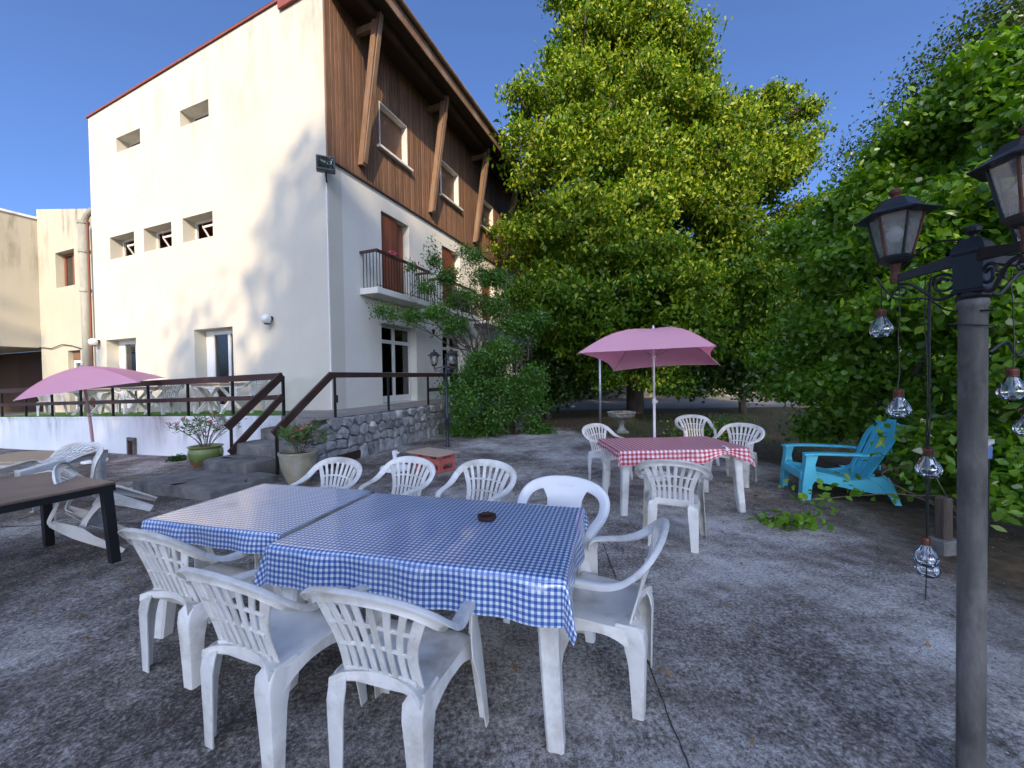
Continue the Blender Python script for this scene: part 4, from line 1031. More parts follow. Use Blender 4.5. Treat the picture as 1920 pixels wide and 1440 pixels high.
t = thing('ashtray', 'small dark round ashtray on the blue gingham cloth', 'ashtray', (-.155, 2.24, .741))
MB().lathe([(.030, .0), (.045, .0), (.052, .008), (.054, .026), (.049, .028), (.045, .024), (.043, .006), (.001, .005)], 28).build('bowl', M['vent_dark'], t, auto=50)
for k in range(3): MB().box(-.006, .006, .042, .056, .0262, .0285).build('rest', M['vent_dark'], t).rotation_euler = (0, 0, k * 2.1)
# brown table on the left
t = thing('brown_table', 'brown topped table with black legs cut by the left edge', 'table', (-4.30, 3.22, gz(-4.2, 3.2)), math.atan2(-.37, .93))
MB().rbox(-.60, .60, -.55, .55, .712, .735, .008).build('tabletop', M['table_brown'], t); 
f = MB()
for a in (-1, 1): f.box(-.585, .585, a * .535 - .02, a * .535 + .02, .655, .711); f.box(a * .565 - .02, a * .565 + .02, -.514, .514, .655, .7105)
f.build('frame', M['black_wood'], t)
for sx in (-1, 1):
    for sy in (-1, 1):
        x0, y0 = sx * .55, sy * .50; q = sx * .04; r_ = sy * .03
        MB().hexa([(x0 - .032 + q, y0 - .032 + r_, 0), (x0 + .032 + q, y0 - .032 + r_, 0), (x0 + .032 + q, y0 + .032 + r_, 0), (x0 - .032 + q, y0 + .032 + r_, 0), (x0 - .034, y0 - .034, .71), (x0 + .034, y0 - .034, .71), (x0 + .034, y0 + .034, .71), (x0 - .034, y0 + .034, .71)]).build('leg', M['black_wood'], t)
plastic_table('pale tan topped table half hidden behind the brown table', -6.10, 5.02, .95, .05, 1.15, .75, .76, top=M['tan_top'])
GTT = 'tan topped tables up on the terrace'
for lab, tt, o in (('tan topped table on the terrace near the railing corner', 3.0, .75), ('tan topped table on the terrace behind the right tip of the left parasol', 5.95, .75), ('tan topped table on the terrace mostly hidden by the left parasol', 8.1, .55)):
    p = Et(tt, .008, o); plastic_table(lab, p.x, p.y, .93, -.36, 1.15, .75, .74, GTT, z=p.z, top=M['tan_top'], cross=True)

# ================================================================== turquoise low armchair
def adirondack():
    m = M['blue_plastic']; t = thing('low_armchair', 'turquoise slatted low garden armchair in front of the bushes', 'armchair', (3.93, 4.98, 0), face(-.965, .26))
    # local: faces +y, x sideways
    for sx in (-1, 1):
        MB().loft([[(sx * (.335 - w), .36 + o, z), (sx * .345, .36 + o, z), (sx * .345, .36 + o - d, z), (sx * (.345 - .012), .36 + o - d, z), (sx * (.333), .348 + o, z), (sx * (.335 - w), .348 + o, z)] for z, w, d, o in ((0, .10, .09, .02), (.20, .10, .10, .01), (.30, .11, .14, 0), (.44, .09, .10, -.02), (.555, .10, .12, -.03))]).build('leg', m, t, auto=40)
        MB().loft([[(sx * .30, y0, z), (sx * .325, y0, z), (sx * .325, y1, z), (sx * .30, y1, z)] for z, y0, y1 in ((0, -.62, -.56), (.12, -.58, -.49), (.24, -.54, -.40), (.32, -.50, -.30))]).build('leg', m, t, auto=40)
        MB().sweep(crom([(sx * .30, .345, .56), (sx * .315, .20, .575), (sx * .32, -.05, .578), (sx * .315, -.25, .575), (sx * .29, -.40, .572), (sx * .24, -.46, .570)], 4), [(1, 0, 0)] * 21, [.115] * 12 + [lerp(.115, .07, k / 8) for k in range(9)], .028).build('armrest', m, t, auto=40)
        MB().loft([[(sx * .29, y, z0), (sx * .315, y, z0), (sx * .315, y, z1), (sx * .29, y, z1)] for y, z0, z1 in ((.32, .25, .345), (.1, .215, .315), (-.15, .16, .27), (-.35, .13, .30), (-.47, .12, .34))]).build('seat_side', m, t, auto=40)
    prof = [(.375, .285), (.36, .345), (.30, .362), (.15, .335), (0, .300), (-.15, .265), (-.26, .25), (-.335, .275), (-.385, .34)]
    n = 5
    for k in range(n):
        x0 = -.285 + .57 * k / n + .007; x1 = -.285 + .57 * (k + 1) / n - .007
        MB().loft([[(x0, y, z - .012), (x1, y, z - .012), (x1, y, z + .006), (x0, y, z + .006)] for y, z in prof]).build('seat_slat', m, t, auto=40)
    MB().box(-.29, .29, .352, .372, .255, .34).build('front_rail', m, t)
    for z, y in ((.30, .1), (.25, -.2)): MB().box(-.28, .28, y - .03, y + .03, z - .035, z + .0).build('cross_rail', m, t)
    for k in range(6):
        q = (k - 2.5) / 2.5; top = .97 - .11 * q * q
        P = []; ww = []
        for j in range(9):
            f = j / 8; z = lerp(.31, top, f); wtot = pl(f, [0, .3, .75, .9, 1], [.22, .25, .30, .285, .24]); x = q * wtot * .84
            P.append((x, -.365 - .47 * (z - .31) + .03 * (1 - q * q) * -1, z)); ww.append(wtot * 2 / 6 * .93)
        MB().sweep(P, [(1, 0, 0)] * 9, ww, .016).build('back_slat', m, t, auto=40)
    for z, w in ((.42, .26), (.62, .29), (.90, .27)): MB().bar((-w * .95, -.365 - .47 * (z - .31) - .035, z), (w * .95, -.365 - .47 * (z - .31) - .035, z), .015, .06).build('back_rail', m, t)
adirondack()

# ================================================================== parasols
def canopy(name_parent, A, B, Cc, D, apex, bulge=.12, sag=.10):
    """four-rib square canopy from world corners; returns mesh builder"""
    cs = [Vector(A), Vector(B), Vector(Cc), Vector(D)]; ap = Vector(apex); cen = sum(cs, Vector()) / 4; up = (ap - cen).normalized()
    b = MB(); n = 12
    for k in range(4):
        p, q = cs[k], cs[(k + 1) % 4]; rows = []
        for i in range(n + 1):
            r = i / n; row = []
            for j in range(n + 1):
                s = j / n
                a = ap.lerp(p, r) + up * bulge * math.sin(math.pi * min(1, r * .98)) ; c = ap.lerp(q, r) + up * bulge * math.sin(math.pi * min(1, r * .98))
                m = a.lerp(c, s); w = 4 * s * (1 - s)
                m = m + (cen - (p + q) / 2).normalized() * sag * w * r * r + up * (-.05 * w * r * (1 - r)) + up * .02 * w * r * r
                row.append(m)
            rows.append(row)
        V = [v for row in rows for v in row]
        b.add(V, [(i * (n + 1) + j, (i + 1) * (n + 1) + j, (i + 1) * (n + 1) + j + 1, i * (n + 1) + j + 1) for i in range(n) for j in range(n)])
    return b
def parasol(label, base, joint, apex, corners, polemat, pole_r, base_lab, zg):
    t = thing('parasol', label, 'parasol', base); o = Vector(base)
    b = canopy(t, *corners, apex); b.v = [tuple(Vector(v) - o) for v in b.v]; c = b.build('canopy', M['pink_cloth'], t, smooth=True)
    ap, jt = Vector(apex) - o, Vector(joint) - o
    MB().tube([(0, 0, .05), jt], pole_r, 10).build('pole', M[polemat], t, smooth=True)
    MB().tube([jt, ap + (ap - jt).normalized() * .02], pole_r * .85, 10).build('upper_pole', M[polemat], t, smooth=True)
    MB().lathe([(.004, 0), (.02, .0), (.022, .02), (.012, .035), (.016, .05), (.004, .065)], 10, tuple(ap + Vector((0, 0, -.005)))).build('finial', M['plastic_clean'], t)
    k = MB().lathe([(pole_r * 1.3, -.04), (pole_r * 1.5, -.03), (pole_r * 1.5, .03), (pole_r * 1.3, .04)], 12, tuple(jt)).build('tilt_joint', M[polemat], t)
    MB().tube([jt + Vector((pole_r, 0, 0)), jt + Vector((pole_r + .03, 0, 0))], .016, 8).build('knob', M['plastic_clean'], k)
    hub = jt.lerp(ap, .62)
    MB().lathe([(pole_r, -.02), (.03, -.02), (.03, .02), (pole_r, .02)], 10, tuple(hub)).build('hub', M['plastic_clean'], t)
    cen = sum((Vector(q) for q in corners), Vector()) / 4; up = (Vector(apex) - cen).normalized()
    for q in corners:
        qq = Vector(q) - o; MB().tube([ap.lerp(qq, i / 8) + up * (.12 * math.sin(math.pi * min(1, i / 8 * .98)) + .001) for i in range(9)], .004, 5).build('seam', M['pink_cloth'], c)
    for q in corners:
        q = Vector(q) - o; P = [ap.lerp(q, i / 8) + up * (.12 * math.sin(math.pi * min(1, i / 8 * .98)) - .012) for i in range(9)]
        r_ = MB().tube(P, .006, 6).build('rib', M['steel'], t); MB().tube([hub, P[4]], .005, 6).build('strut', M['steel'], r_)
    bs = thing('umbrella_stand', base_lab, 'umbrella stand', (o.x, o.y, zg))
    base_parts(bs)
    return t
def base_parts(bs):
    MB().loft([[(r * (1 + .10 * math.cos(4 * a)) * math.cos(a), r * (1 + .10 * math.cos(4 * a)) * math.sin(a), z) for a in (2 * math.pi * j / 32 for j in range(32))] for r, z in ((.20, 0), (.235, .02), (.235, .05), (.215, .075), (.14, .095), (.05, .105))]).build('foot', M['plastic_clean'], bs, auto=40)
    MB().lathe([(.045, .10), (.04, .12), (.036, .26), (.046, .265), (.046, .33), (.036, .335), (.03, .33), (.03, .28)], 18).build('tube', M['plastic_clean'], bs, auto=40)
    MB().tube([(.04, 0, .30), (.075, 0, .30)], .012, 8).build('screw', M['plastic_clean'], bs)
parasol('pink square parasol with white pole behind the red table', (2.115, 5.90, 0), (2.118, 5.90, 1.15), (2.132, 5.95, 2.236),
        ((.898, 5.30, 1.85), (2.583, 5.0, 1.893), (3.418, 6.50, 1.689), (1.756, 6.85, 1.615)), 'parasol_pole', .020, 'white parasol base under the red table', .005)
_gl = gz(-9.33, 8.8)
parasol('pale pink parasol tilted over on the left below the terrace', (-9.328, 8.80, _gl), (-9.327, 8.72, .86), (-9.237, 8.50, 1.92),
        ((-9.204, 7.30, 1.248), (-7.614, 8.10, 1.557), (-8.38, 9.55, 1.66), (-9.97, 8.75, 1.36)), 'pink_pole', .028, 'white parasol base at the foot of the tilted left parasol', _gl)
b_ = thing('umbrella_stand', 'empty white parasol stand beside the red crate', 'umbrella stand', (-2.0, 6.68, 0)); base_parts(b_)

# ================================================================== bottle crate with board
def crate():
    t = thing('bottle_crate', 'faded red plastic bottle crate under a bare board', 'crate', (-1.2, 6.40, 0), math.atan2(.40, -.55) - math.pi)
    # local: corner at origin, x runs back along -long side, y depth
    L, D, H = .60, .36, .28; m = M['crate']
    def side(b, ax, lo, hi, o0, o1):
        def bx(a0, a1, z0, z1):
            b.box(*((a0, a1, o0, o1) if ax == 'x' else (o0, o1, a0, a1)), z0, z1)
        n = 2 if ax == 'x' else 1
        for k in range(n):
            a0, a1 = lerp(lo, hi, k / n), lerp(lo, hi, (k + 1) / n); w = a1 - a0
            bx(a0, a0 + .035, 0, H); bx(a1 - .035, a1, 0, H); bx(a0 + .035, a1 - .035, 0, .045); bx(a0 + .035, a1 - .035, .135, .225); bx(a0 + .035, a1 - .035, .262, H)
            bx(a0 + .035, a0 + .035 + w * .12, .226, .261); bx(a1 - .035 - w * .12, a1 - .035, .226, .261)
            bx(a0 + .036, a0 + .036 + w * .10, .046, .134) if ax == 'y' else None
    for nm, ax, lo, hi, o0, o1 in (('long_side', 'x', -L, 0, 0, .014), ('long_side', 'x', -L, 0, D - .014, D), ('short_side', 'y', .0145, D - .0145, -.014, 0), ('short_side', 'y', .0145, D - .0145, -L, -L + .014)):
        b = MB(); side(b, ax, lo, hi, o0, o1); b.build(nm, m, t)
    r = MB()
    for z in (.012, .028, .118, .240): r.box(-L - .006, .006, -.006, -.0005, z, z + .007); r.box(.0005, .006, 0, D, z, z + .007)
    r.build('rib', m, t); MB().box(-L + .015, -.015, .015, D - .015, .004, .012).build('bottom', m, t); MB().box(-L / 2 - .006, -L / 2 + .006, .015, D - .015, .013, .24).build('divider', m, t)
    bd = thing('wooden_board', 'bare tan board lying on the red bottle crate', 'board', t.location + Vector((0, 0, H + .001)), t.rotation_euler.z)
    MB().rbox(-L - .13, .06, -.07, D + .07, 0, .018, .004).build('panel', M['board'], bd)
    MB().box(-L - .131, .061, -.072, -.0705, .002, .016).build('edge_band', M['tan_top'], bd)
crate()

# ================================================================== lamp posts
def lantern(t, cx, cy, z, s=1.0, ang=0.0, rusty=True):
    n = 6; fr = M['dark_metal']
    def ring(r, zz, a0=0.0): return [(cx + r * s * math.cos(ang + a0 + 2 * math.pi * k / n), cy + r * s * math.sin(ang + a0 + 2 * math.pi * k / n), z + zz * s) for k in range(n)]
    ln = MB().loft([ring(.030, 0), ring(.055, .012), ring(.070, .030), ring(.074, .042), ring(.068, .046)]).build('lantern_base', fr, t)
    MB().loft([ring(.165, .252), ring(.168, .257), ring(.110, .288), ring(.098, .298), ring(.070, .338), ring(.022, .352)]).build('lantern_roof', fr, t)
    MB().loft([ring(.162, .2515), ring(.118, .262)], caps=False).build('roof_lining', fr, ln)
    MB().lathe([(.020, .345 * s), (.012, .36 * s), (.022, .375 * s), (.024, .388 * s), (.010, .40 * s), (.002, .405 * s)], 12, (cx, cy, z)).build('finial', M['rust_metal'] if rusty else fr, ln)
    lo, hi = ring(.066, .045), ring(.112, .262)
    for k in range(n):
        MB().tube([lo[k], hi[k]], .0065 * s, 5).build('glazing_bar', M['rust_metal'] if (rusty and k % 2) else fr, ln)
        k2 = (k + 1) % n; a, b, c, d = (Vector(q) for q in (lo[k], lo[k2], hi[k2], hi[k])); cen = Vector((cx, cy, 0))
        e = [(q - Vector((cx, cy, q.z))) * -.03 for q in (a, b, c, d)]
        pn = MB(); pn.add([a + e[0], b + e[1], c + e[2], d + e[3]], [(0, 1, 2, 3)]); pn.build('pane', M['lantern_glass'], ln)
    MB().lathe([(.001, .047 * s), (.026 * s, .048 * s), (.026 * s, .11 * s), (.020 * s, .115 * s)], 12, (cx, cy, z)).build('lamp_holder', M['black_metal'], ln)
    MB().lathe([(.018 * s, .115 * s), (.034 * s, .15 * s), (.036 * s, .17 * s), (.022 * s, .20 * s), (.002, .208 * s)], 14, (cx, cy, z)).build('lamp_bulb', M['lampglass'], ln, smooth=True)
def scroll(t, c, d, L, z, s, mat):
    """bracket arm with an S scroll hanging below it, from the post towards direction d"""
    c = Vector(c); d = Vector(d)
    q = lambda r, h: c + d * r + Vector((0, 0, z + h))
    am = MB(); am.hexa([*(q(.04, -.02) + Vector((-d.y, d.x, 0)) * w for w in (-.015, .015)), *(q(L, -.045) + Vector((-d.y, d.x, 0)) * w for w in (.011, -.011)),
                        *(q(.04, .03) + Vector((-d.y, d.x, 0)) * w for w in (-.015, .015)), *(q(L, -.015) + Vector((-d.y, d.x, 0)) * w for w in (.011, -.011))]); a = am.build('bracket_arm', mat, t)
    P = [q(.04 + .05 * (1 - math.cos(f)) * 0 + .045 + .045 * math.cos(f * 1.0) * (1 - f / 14), -.085 + .045 * math.sin(f) * (1 - f / 14)) for f in np.linspace(0, 9, 30)]
    MB().tube(P, .0065 * s, 6).build('scroll', mat, a)
    MB().tube(crom([q(.045, -.13), q(.10, -.15), q(.15, -.10), q(.19, -.065), q(L - .01, -.055)], 6), .0075 * s, 6).build('scroll', mat, a)
    P = [q(L - .02 + .022 * math.cos(f), -.09 + .022 * math.sin(f) * (1 - f / 16)) for f in np.linspace(1, 8, 22)]
    MB().tube(P, .005 * s, 6).build('scroll', mat, a)
    MB().lathe([(.014, -.05), (.018, -.03), (.014, 0), (.022, .03), (.03, .045)], 10, tuple(q(L, 0) - Vector((0, 0, 0)))).build('lantern_stem', M['rust_metal'], a)
def near_lamp():
    t = thing('lamp_post', 'tall grey garden lamp post with black lanterns on the right', 'lamp post', (1.713, 1.472, .124)); t.scale = (.92,) * 3
    MB().lathe([(.042, -.16), (.041, 1.80), (.045, 1.805), (.045, 1.83), (.039, 1.835)], 24).build('post', M['post_metal'], t, auto=50)
    MB().lathe([(.040, 1.835), (.050, 1.845), (.044, 1.86)], 20).build('collar', M['dark_metal'], t)
    h = MB(); a0 = R(20)
    def sq(r, z): return [(r * math.cos(a0 + math.pi / 4 + k * math.pi / 2), r * math.sin(a0 + math.pi / 4 + k * math.pi / 2), z) for k in range(4)]
    h.loft([sq(.064, 1.86), sq(.067, 1.87), sq(.061, 1.875), sq(.061, 2.01), sq(.069, 2.02), sq(.069, 2.03), sq(.058, 2.055), sq(.036, 2.075), sq(.014, 2.082)]); h.build('head', M['dark_metal'], t)
    MB().lathe([(.008, 2.08), (.010, 2.092), (.024, 2.105), (.026, 2.118), (.014, 2.13), (.002, 2.133)], 12).build('finial', M['dark_metal'], t)
    for (dx, dy) in ((-.104, .218), (-.10, -.245), (.262, .0)):
        L = math.hypot(dx, dy); d = (dx / L, dy / L, 0); scroll(t, (0, 0, 0), d, L, 2.0, 1, M['dark_metal']); lantern(t, dx, dy, 2.035, .86, math.atan2(dy, dx) + .3)
near_lamp()
def far_lamp():
    t = thing('lamp_post', 'slim dark blue lamp post with lanterns beside the leafy shrub', 'lamp post', (-1.47, 8.88, 0))
    m = M['navy_metal']
    MB().lathe([(.055, 0), (.055, .05), (.036, .07), (.036, .62), (.044, .63), (.044, .68), (.030, .70), (.026, 1.62), (.036, 1.64), (.036, 1.68), (.024, 1.70), (.024, 1.95), (.034, 1.97), (.008, 2.04)], 16).build('post', m, t, auto=50)
    for a in (R(185), R(305), R(65)):
        d = (math.cos(a), math.sin(a), 0); scroll(t, (0, 0, 0), d, .26, 1.80, .9, m); lantern(t, d[0] * .26, d[1] * .26, 1.82, .92, a, False)
far_lamp()

# ================================================================== hanging bulbs on cables
def bulb_lights():
    b = MB(); n = 96; rings = []
    for k, (r, z) in enumerate(((.002, -.062), (.022, -.060), (.040, -.050), (.049, -.034), (.051, -.018), (.047, 0), (.037, .020), (.028, .034), (.022, .046), (.019, .056))):
        rings.append([(r * (1 + (.014 if 1 < k < 9 else 0) * math.cos(12 * a)) * math.cos(a), r * (1 + (.014 if 1 < k < 9 else 0) * math.cos(12 * a)) * math.sin(a), z) for a in (2 * math.pi * j / n for j in range(n))])
    b.loft(rings); gm = b.mesh('glass_bulb', M['bulb_glass'], smooth=True)
    cm = MB().lathe([(.0205, .052), (.0225, .056), (.0205, .060), (.0225, .064), (.0205, .068), (.0225, .072), (.0205, .076), (.0225, .080), (.020, .088), (.010, .094), (.003, .098)], 16).mesh('screw_cap', M['copper'])
    im = MB().tube([(0, 0, .05), (.004, 0, .0), (-.006, .004, -.03)], .0016, 5).mesh('filament', M['steel'])
    hooks = [((1.725, 1.850, 1.760), 1.96, 'clear glass bulb light hanging under the left lantern'), ((1.759, 1.800, 1.389), 1.95, 'clear bulb light hanging to the upper right of the turquoise armchair'),
             ((1.812, 1.72, 1.135), 1.95, 'clear bulb light touching the lamp post at chair height'), ((1.80, 1.72, .745), 1.95, 'lowest clear bulb light hanging left of the lamp post'),
             ((1.893, 1.80, .655), 1.95, 'clear bulb light half hidden behind the lowest bulb'), ((2.023, 1.600, 1.476), 1.95, 'clear bulb light hanging right of the lamp post'), ((2.092, 1.600, 1.325), 1.95, 'clear bulb light cut off by the right edge')]
    near = lambda p: (p[0] * .92, p[1] * .92, CAM_H + (p[2] - CAM_H) * .92)
    for k, (p, zt, lab) in enumerate(hooks):
        p = near(p); zt = CAM_H + (zt - CAM_H) * .92
        t = thing('bulb_light', lab, 'bulb light', p, rz=k * .7, group='clear bulb lights on the lamp post')
        t.scale = (.78, .78, .78)
        link('glass_bulb', gm, t); link('screw_cap', cm, t); link('filament', im, t)
        rr = random.Random(k); hgt = (zt - p[2]) / .78; P = [(rr.uniform(-.006, .006), rr.uniform(-.006, .006), lerp(.095, hgt, i / 6)) for i in range(7)]
        MB().tube(P, .0028, 5).build('cable', M['wire'], t)
    rr = random.Random(9)
    def cable(pts, r, lab): o = MB().tube(crom([near(q) for q in pts], 6), r, 5).build('light_cable', M['wire']); tag(o, lab, 'cable', 'black cables on the lamp post')
    cable([(1.80, 1.70, 1.98), (1.795, 1.70, 1.6), (1.80, 1.705, 1.25), (1.80, 1.71, .9), (1.795, 1.715, .55)], .0020, 'thick black cable hanging straight down left of the lamp post')
    cable([(1.70, 1.85, 1.99), (1.74, 1.8, 1.88), (1.80, 1.72, 1.86), (1.83, 1.66, 1.80), (1.86, 1.532, 1.78), (1.925, 1.59, 1.79)], .0035, 'thin black cable looped from the left lantern around the post')
    cable([(1.86, 1.53, 1.72), (1.80, 1.60, 1.735), (1.83, 1.655, 1.74), (1.92, 1.62, 1.72), (1.90, 1.55, 1.715), (1.86, 1.532, 1.722)], .003, 'thin black tie wound round the lamp post below its head')
    cable([(1.93, 1.60, 1.62), (2.0, 1.6, 1.66), (2.05, 1.6, 1.60), (2.12, 1.6, 1.68), (2.2, 1.6, 1.62)], .006, 'black cable sagging to the right of the lamp post')
    cable([(1.76, 1.82, 2.0), (1.84, 1.74, 2.10), (1.87, 1.62, 2.075), (1.92, 1.55, 2.0), (1.86, 1.45, 1.97)], .004, 'black cable arching over the head of the lamp post')
bulb_lights()

# ================================================================== pots, urns, small things
def pot_plants():
    t = thing('beige_pot', 'large weathered beige plant pot at the foot of the steps', 'pot', (-3.33, 6.13, -.03))
    MB().lathe([(.155, 0), (.185, .06), (.235, .20), (.262, .33), (.272, .42), (.285, .44), (.288, .478), (.262, .482), (.252, .44), (.245, .42)], 32, caps=False).build('body', M['pot_beige'], t, auto=60)
    MB().lathe([(.001, .425), (.15, .43), (.246, .42)], 24, caps=False).build('soil', M['soil'], t)
    t = thing('glazed_pot', 'green and brown glazed pot beside the white terrace wall', 'pot', (-5.50, 7.07, gz(-5.5, 7.07)))
    MB().lathe([(.145, 0), (.165, .05), (.215, .18), (.25, .30), (.262, .38), (.25, .45), (.225, .475), (.26, .488), (.268, .505), (.24, .51), (.215, .48), (.21, .44)], 32, caps=False).build('body', M['glaze'], t, auto=60)
    MB().lathe([(.001, .455), (.21, .45)], 24, caps=False).build('soil', M['soil'], t)
    for k in range(2): MB().tube([(.25 * (-1) ** k, 0, .44), (.285 * (-1) ** k, 0, .42), (.285 * (-1) ** k, 0, .39), (.258 * (-1) ** k, 0, .37)], .014, 6).build('handle', M['glaze'], t)
    def oleander(lab, base, stems, seed, spread, hgt, nl):
        rng = np.random.default_rng(seed); t = thing('oleander', lab, 'plant', base); b = MB(); LP = []; LD = []; FP = []
        for k in range(stems):
            a = 2 * math.pi * k / stems + rng.uniform(-.3, .3); r = spread * rng.uniform(.3, 1.0); h = hgt * rng.uniform(.65, 1.0)
            P = crom([(.05 * math.cos(a), .05 * math.sin(a), 0), (r * .35 * math.cos(a), r * .35 * math.sin(a), h * .4), (r * math.cos(a), r * math.sin(a), h)], 5); b.tube(P, [lerp(.008, .004, i / (len(P) - 1)) for i in range(len(P))], 5)
            tips = [P[-1]]
            for _ in range(2):
                s = P[int(len(P) * rng.uniform(.5, .8))]; e = s + Vector((rng.normal(0, .10), rng.normal(0, .10), rng.uniform(.08, .2))); b.tube([s, s.lerp(e, .5) + Vector((0, 0, -.01)), e], .0035, 4); tips.append(e)
            for e in tips:
                for j in range(nl):
                    d = Vector((rng.normal(), rng.normal(), rng.uniform(-.2, 1.3))).normalized(); LP.append(e - Vector((0, 0, rng.uniform(0, .13))) + d * .055); LD.append(d)
                if rng.uniform() < .22:
                    for j in range(5): FP.append(e + Vector((rng.normal(0, .022), rng.normal(0, .022), .02 + rng.normal(0, .015))))
        b.build('stems', M['twig'], t)
        P = np.array([tuple(q) for q in LP]); D = np.array([tuple(q) for q in LD]); L = .12 * rng.uniform(.7, 1.2, len(P))[:, None]; w = unit(np.cross(D, rng.normal(0, 1, P.shape))) * .009
        V = np.stack([P - D * L * .5, P - w, P + D * L * .5, P + w], 1).reshape(-1, 3); link('leaves', np_mesh('leaves', V, np.arange(len(V)).reshape(-1, 4), [M['leaf_oleander']]), t)
        if FP:
            V, F = leaf_cards(np.array([tuple(q) for q in FP]), .036, .034, rng); tag(link('flowers', np_mesh('flowers', V, F, [M['flower']]), t), kind='stuff')
    oleander('pink flowering oleander growing in the beige pot', (-3.33, 6.13, .40), 16, 21, .42, .42, 13)
    oleander('sparse pink flowering oleander growing in the green glazed pot', (-5.50, 7.07, .37), 14, 22, .62, .62, 9)
    def urn(lab, x, y, s):
        t = thing('stone_urn', lab, 'urn', (x, y, 0))
        MB().loft([[(s * r * (1 + rip * .035 * math.cos(12 * a)) * math.cos(a), s * r * (1 + rip * .035 * math.cos(12 * a)) * math.sin(a), s * z) for a in (2 * math.pi * j / 48 for j in range(48))] for r, z, rip in ((.11, .33, 0), (.20, .35, 1), (.30, .40, 1), (.335, .455, 1), (.335, .49, 0), (.36, .505, 0), (.36, .53, 0), (.32, .53, 0), (.29, .47, 0), (.1, .44, 0))]).build('bowl', M['urn_stone'], t, auto=50)
        MB().lathe([(.13 * s, .05 * s), (.11 * s, .08 * s), (.065 * s, .14 * s), (.06 * s, .22 * s), (.10 * s, .325 * s), (.12 * s, .335 * s)], 20).build('stem', M['urn_stone'], t, auto=50)
        MB().rbox(-.15 * s, .15 * s, -.15 * s, .15 * s, -.02, .05 * s, .01).build('plinth', M['urn_stone'], t)
        return t
    urn('pale stone urn below the leafy shrub, left of the path', .22, 11.68, 1.0); urn('pale stone urn by the path left of the parasol pole', 2.95, 10.7, 1.06)
    V, F = leaf_cards(np.random.default_rng(4).normal(0, 1, (60, 3)) * (.16, .16, .02) + (2.95, 10.7, .53), .09, .03, RNG); tag(link('dry_sprigs', np_mesh('dry_sprigs', V, F, [M['dead_leaf']])), 'dry sprigs lying in the urn left of the parasol pole', 'plant')
    s = thing('metal_pole', 'thin galvanised pole standing by the path left of the parasol', 'pole', (2.55, 11.5, 0)); MB().tube([(0, 0, -.05), (.01, 0, 2.3)], .035, 10).build('tube', M['steel'], s, smooth=True); MB().lathe([(.05, 0), (.05, .02), (.037, .03)], 12).build('flange', M['steel'], s)
    # things half hidden by the lamp post
    t = thing('stub_post', 'short weathered timber stub standing behind the lamp post', 'post', (3.66, 3.35, 0), .2)
    MB().rbox(-.05, .045, -.04, .04, -.05, .47, .012).build('stub', M['bark'], t); MB().rbox(-.09, .09, -.07, .07, -.05, .12, .015).build('footing', M['stone_step'], t)
    t = thing('letter_stake', 'dark stake with blue box and folded newspaper behind the lamp post', 'post', (3.88, 3.25, 0), .1); t.scale = (.7, .7, 1)
    MB().bar((0, 0, -.05), (.01, 0, .86), .06, .05).build('stake', M['black_wood'], t); MB().rbox(-.04, .05, -.05, .05, .82, .93, .01).build('blue_box', M['blue_box'], t)
    n = MB()
    for k in range(3): n.hexa([(-.12, -.06 + k * .004, .91 + k * .012), (.05, -.06, .95 + k * .012), (.05, .08, .95 + k * .012), (-.12, .08, .91 + k * .012), (-.12, -.06 + k * .004, .919 + k * .012), (.05, -.06, .959 + k * .012), (.05, .08, .959 + k * .012), (-.12, .08, .919 + k * .012)])
    n.build('newspaper', M['newspaper'], t)
    o = MB().rbox(-.14, .14, -.06, .06, .0, .012, .004).build('paper_scrap', M['newspaper']); o.location = (-6.0, 6.15, gz(-6, 6.15) + .006); o.rotation_euler = (0, 0, .5); tag(o, 'flat pale scrap on the ground before the white terrace wall', 'scrap')
pot_plants()

# ================================================================== trees and shrubs
def at(px, py, Y):
    """a point at distance Y seen at that place of the photograph; used to lay out crown volumes in depth"""
    f = 742.3; u, w = (px - 960) / f, (py - 720) / f; cr, sr, cp, sp = math.cos(ROLL), math.sin(ROLL), math.cos(PITCH), math.sin(PITCH)
    u, w = u * cr + w * sr, -u * sr + w * cr; d = (u, cp + w * sp, sp - w * cp); k = Y / d[1]
    return d[0] * k, Y, CAM_H + d[2] * k
def lob(px, py, Y, rp, ry=None, zs=1.0):
    x, y, z = at(px, py, Y); r = rp / 742.3 * Y; return (x, y, z, r, ry or r * .9, r * zs)
def sublobes(L, n, seed):
    rs = np.random.default_rng(seed); L2 = []
    for q in L:
        for _ in range(n):
            d = rs.normal(0, 1, 3); d /= np.linalg.norm(d); f = rs.uniform(.3, .6)
            L2.append((q[0] + d[0] * q[3] * .8, q[1] + d[1] * q[4] * .8, q[2] + d[2] * q[5] * .8, q[3] * f, q[4] * f, q[5] * f * .6))
    return L2
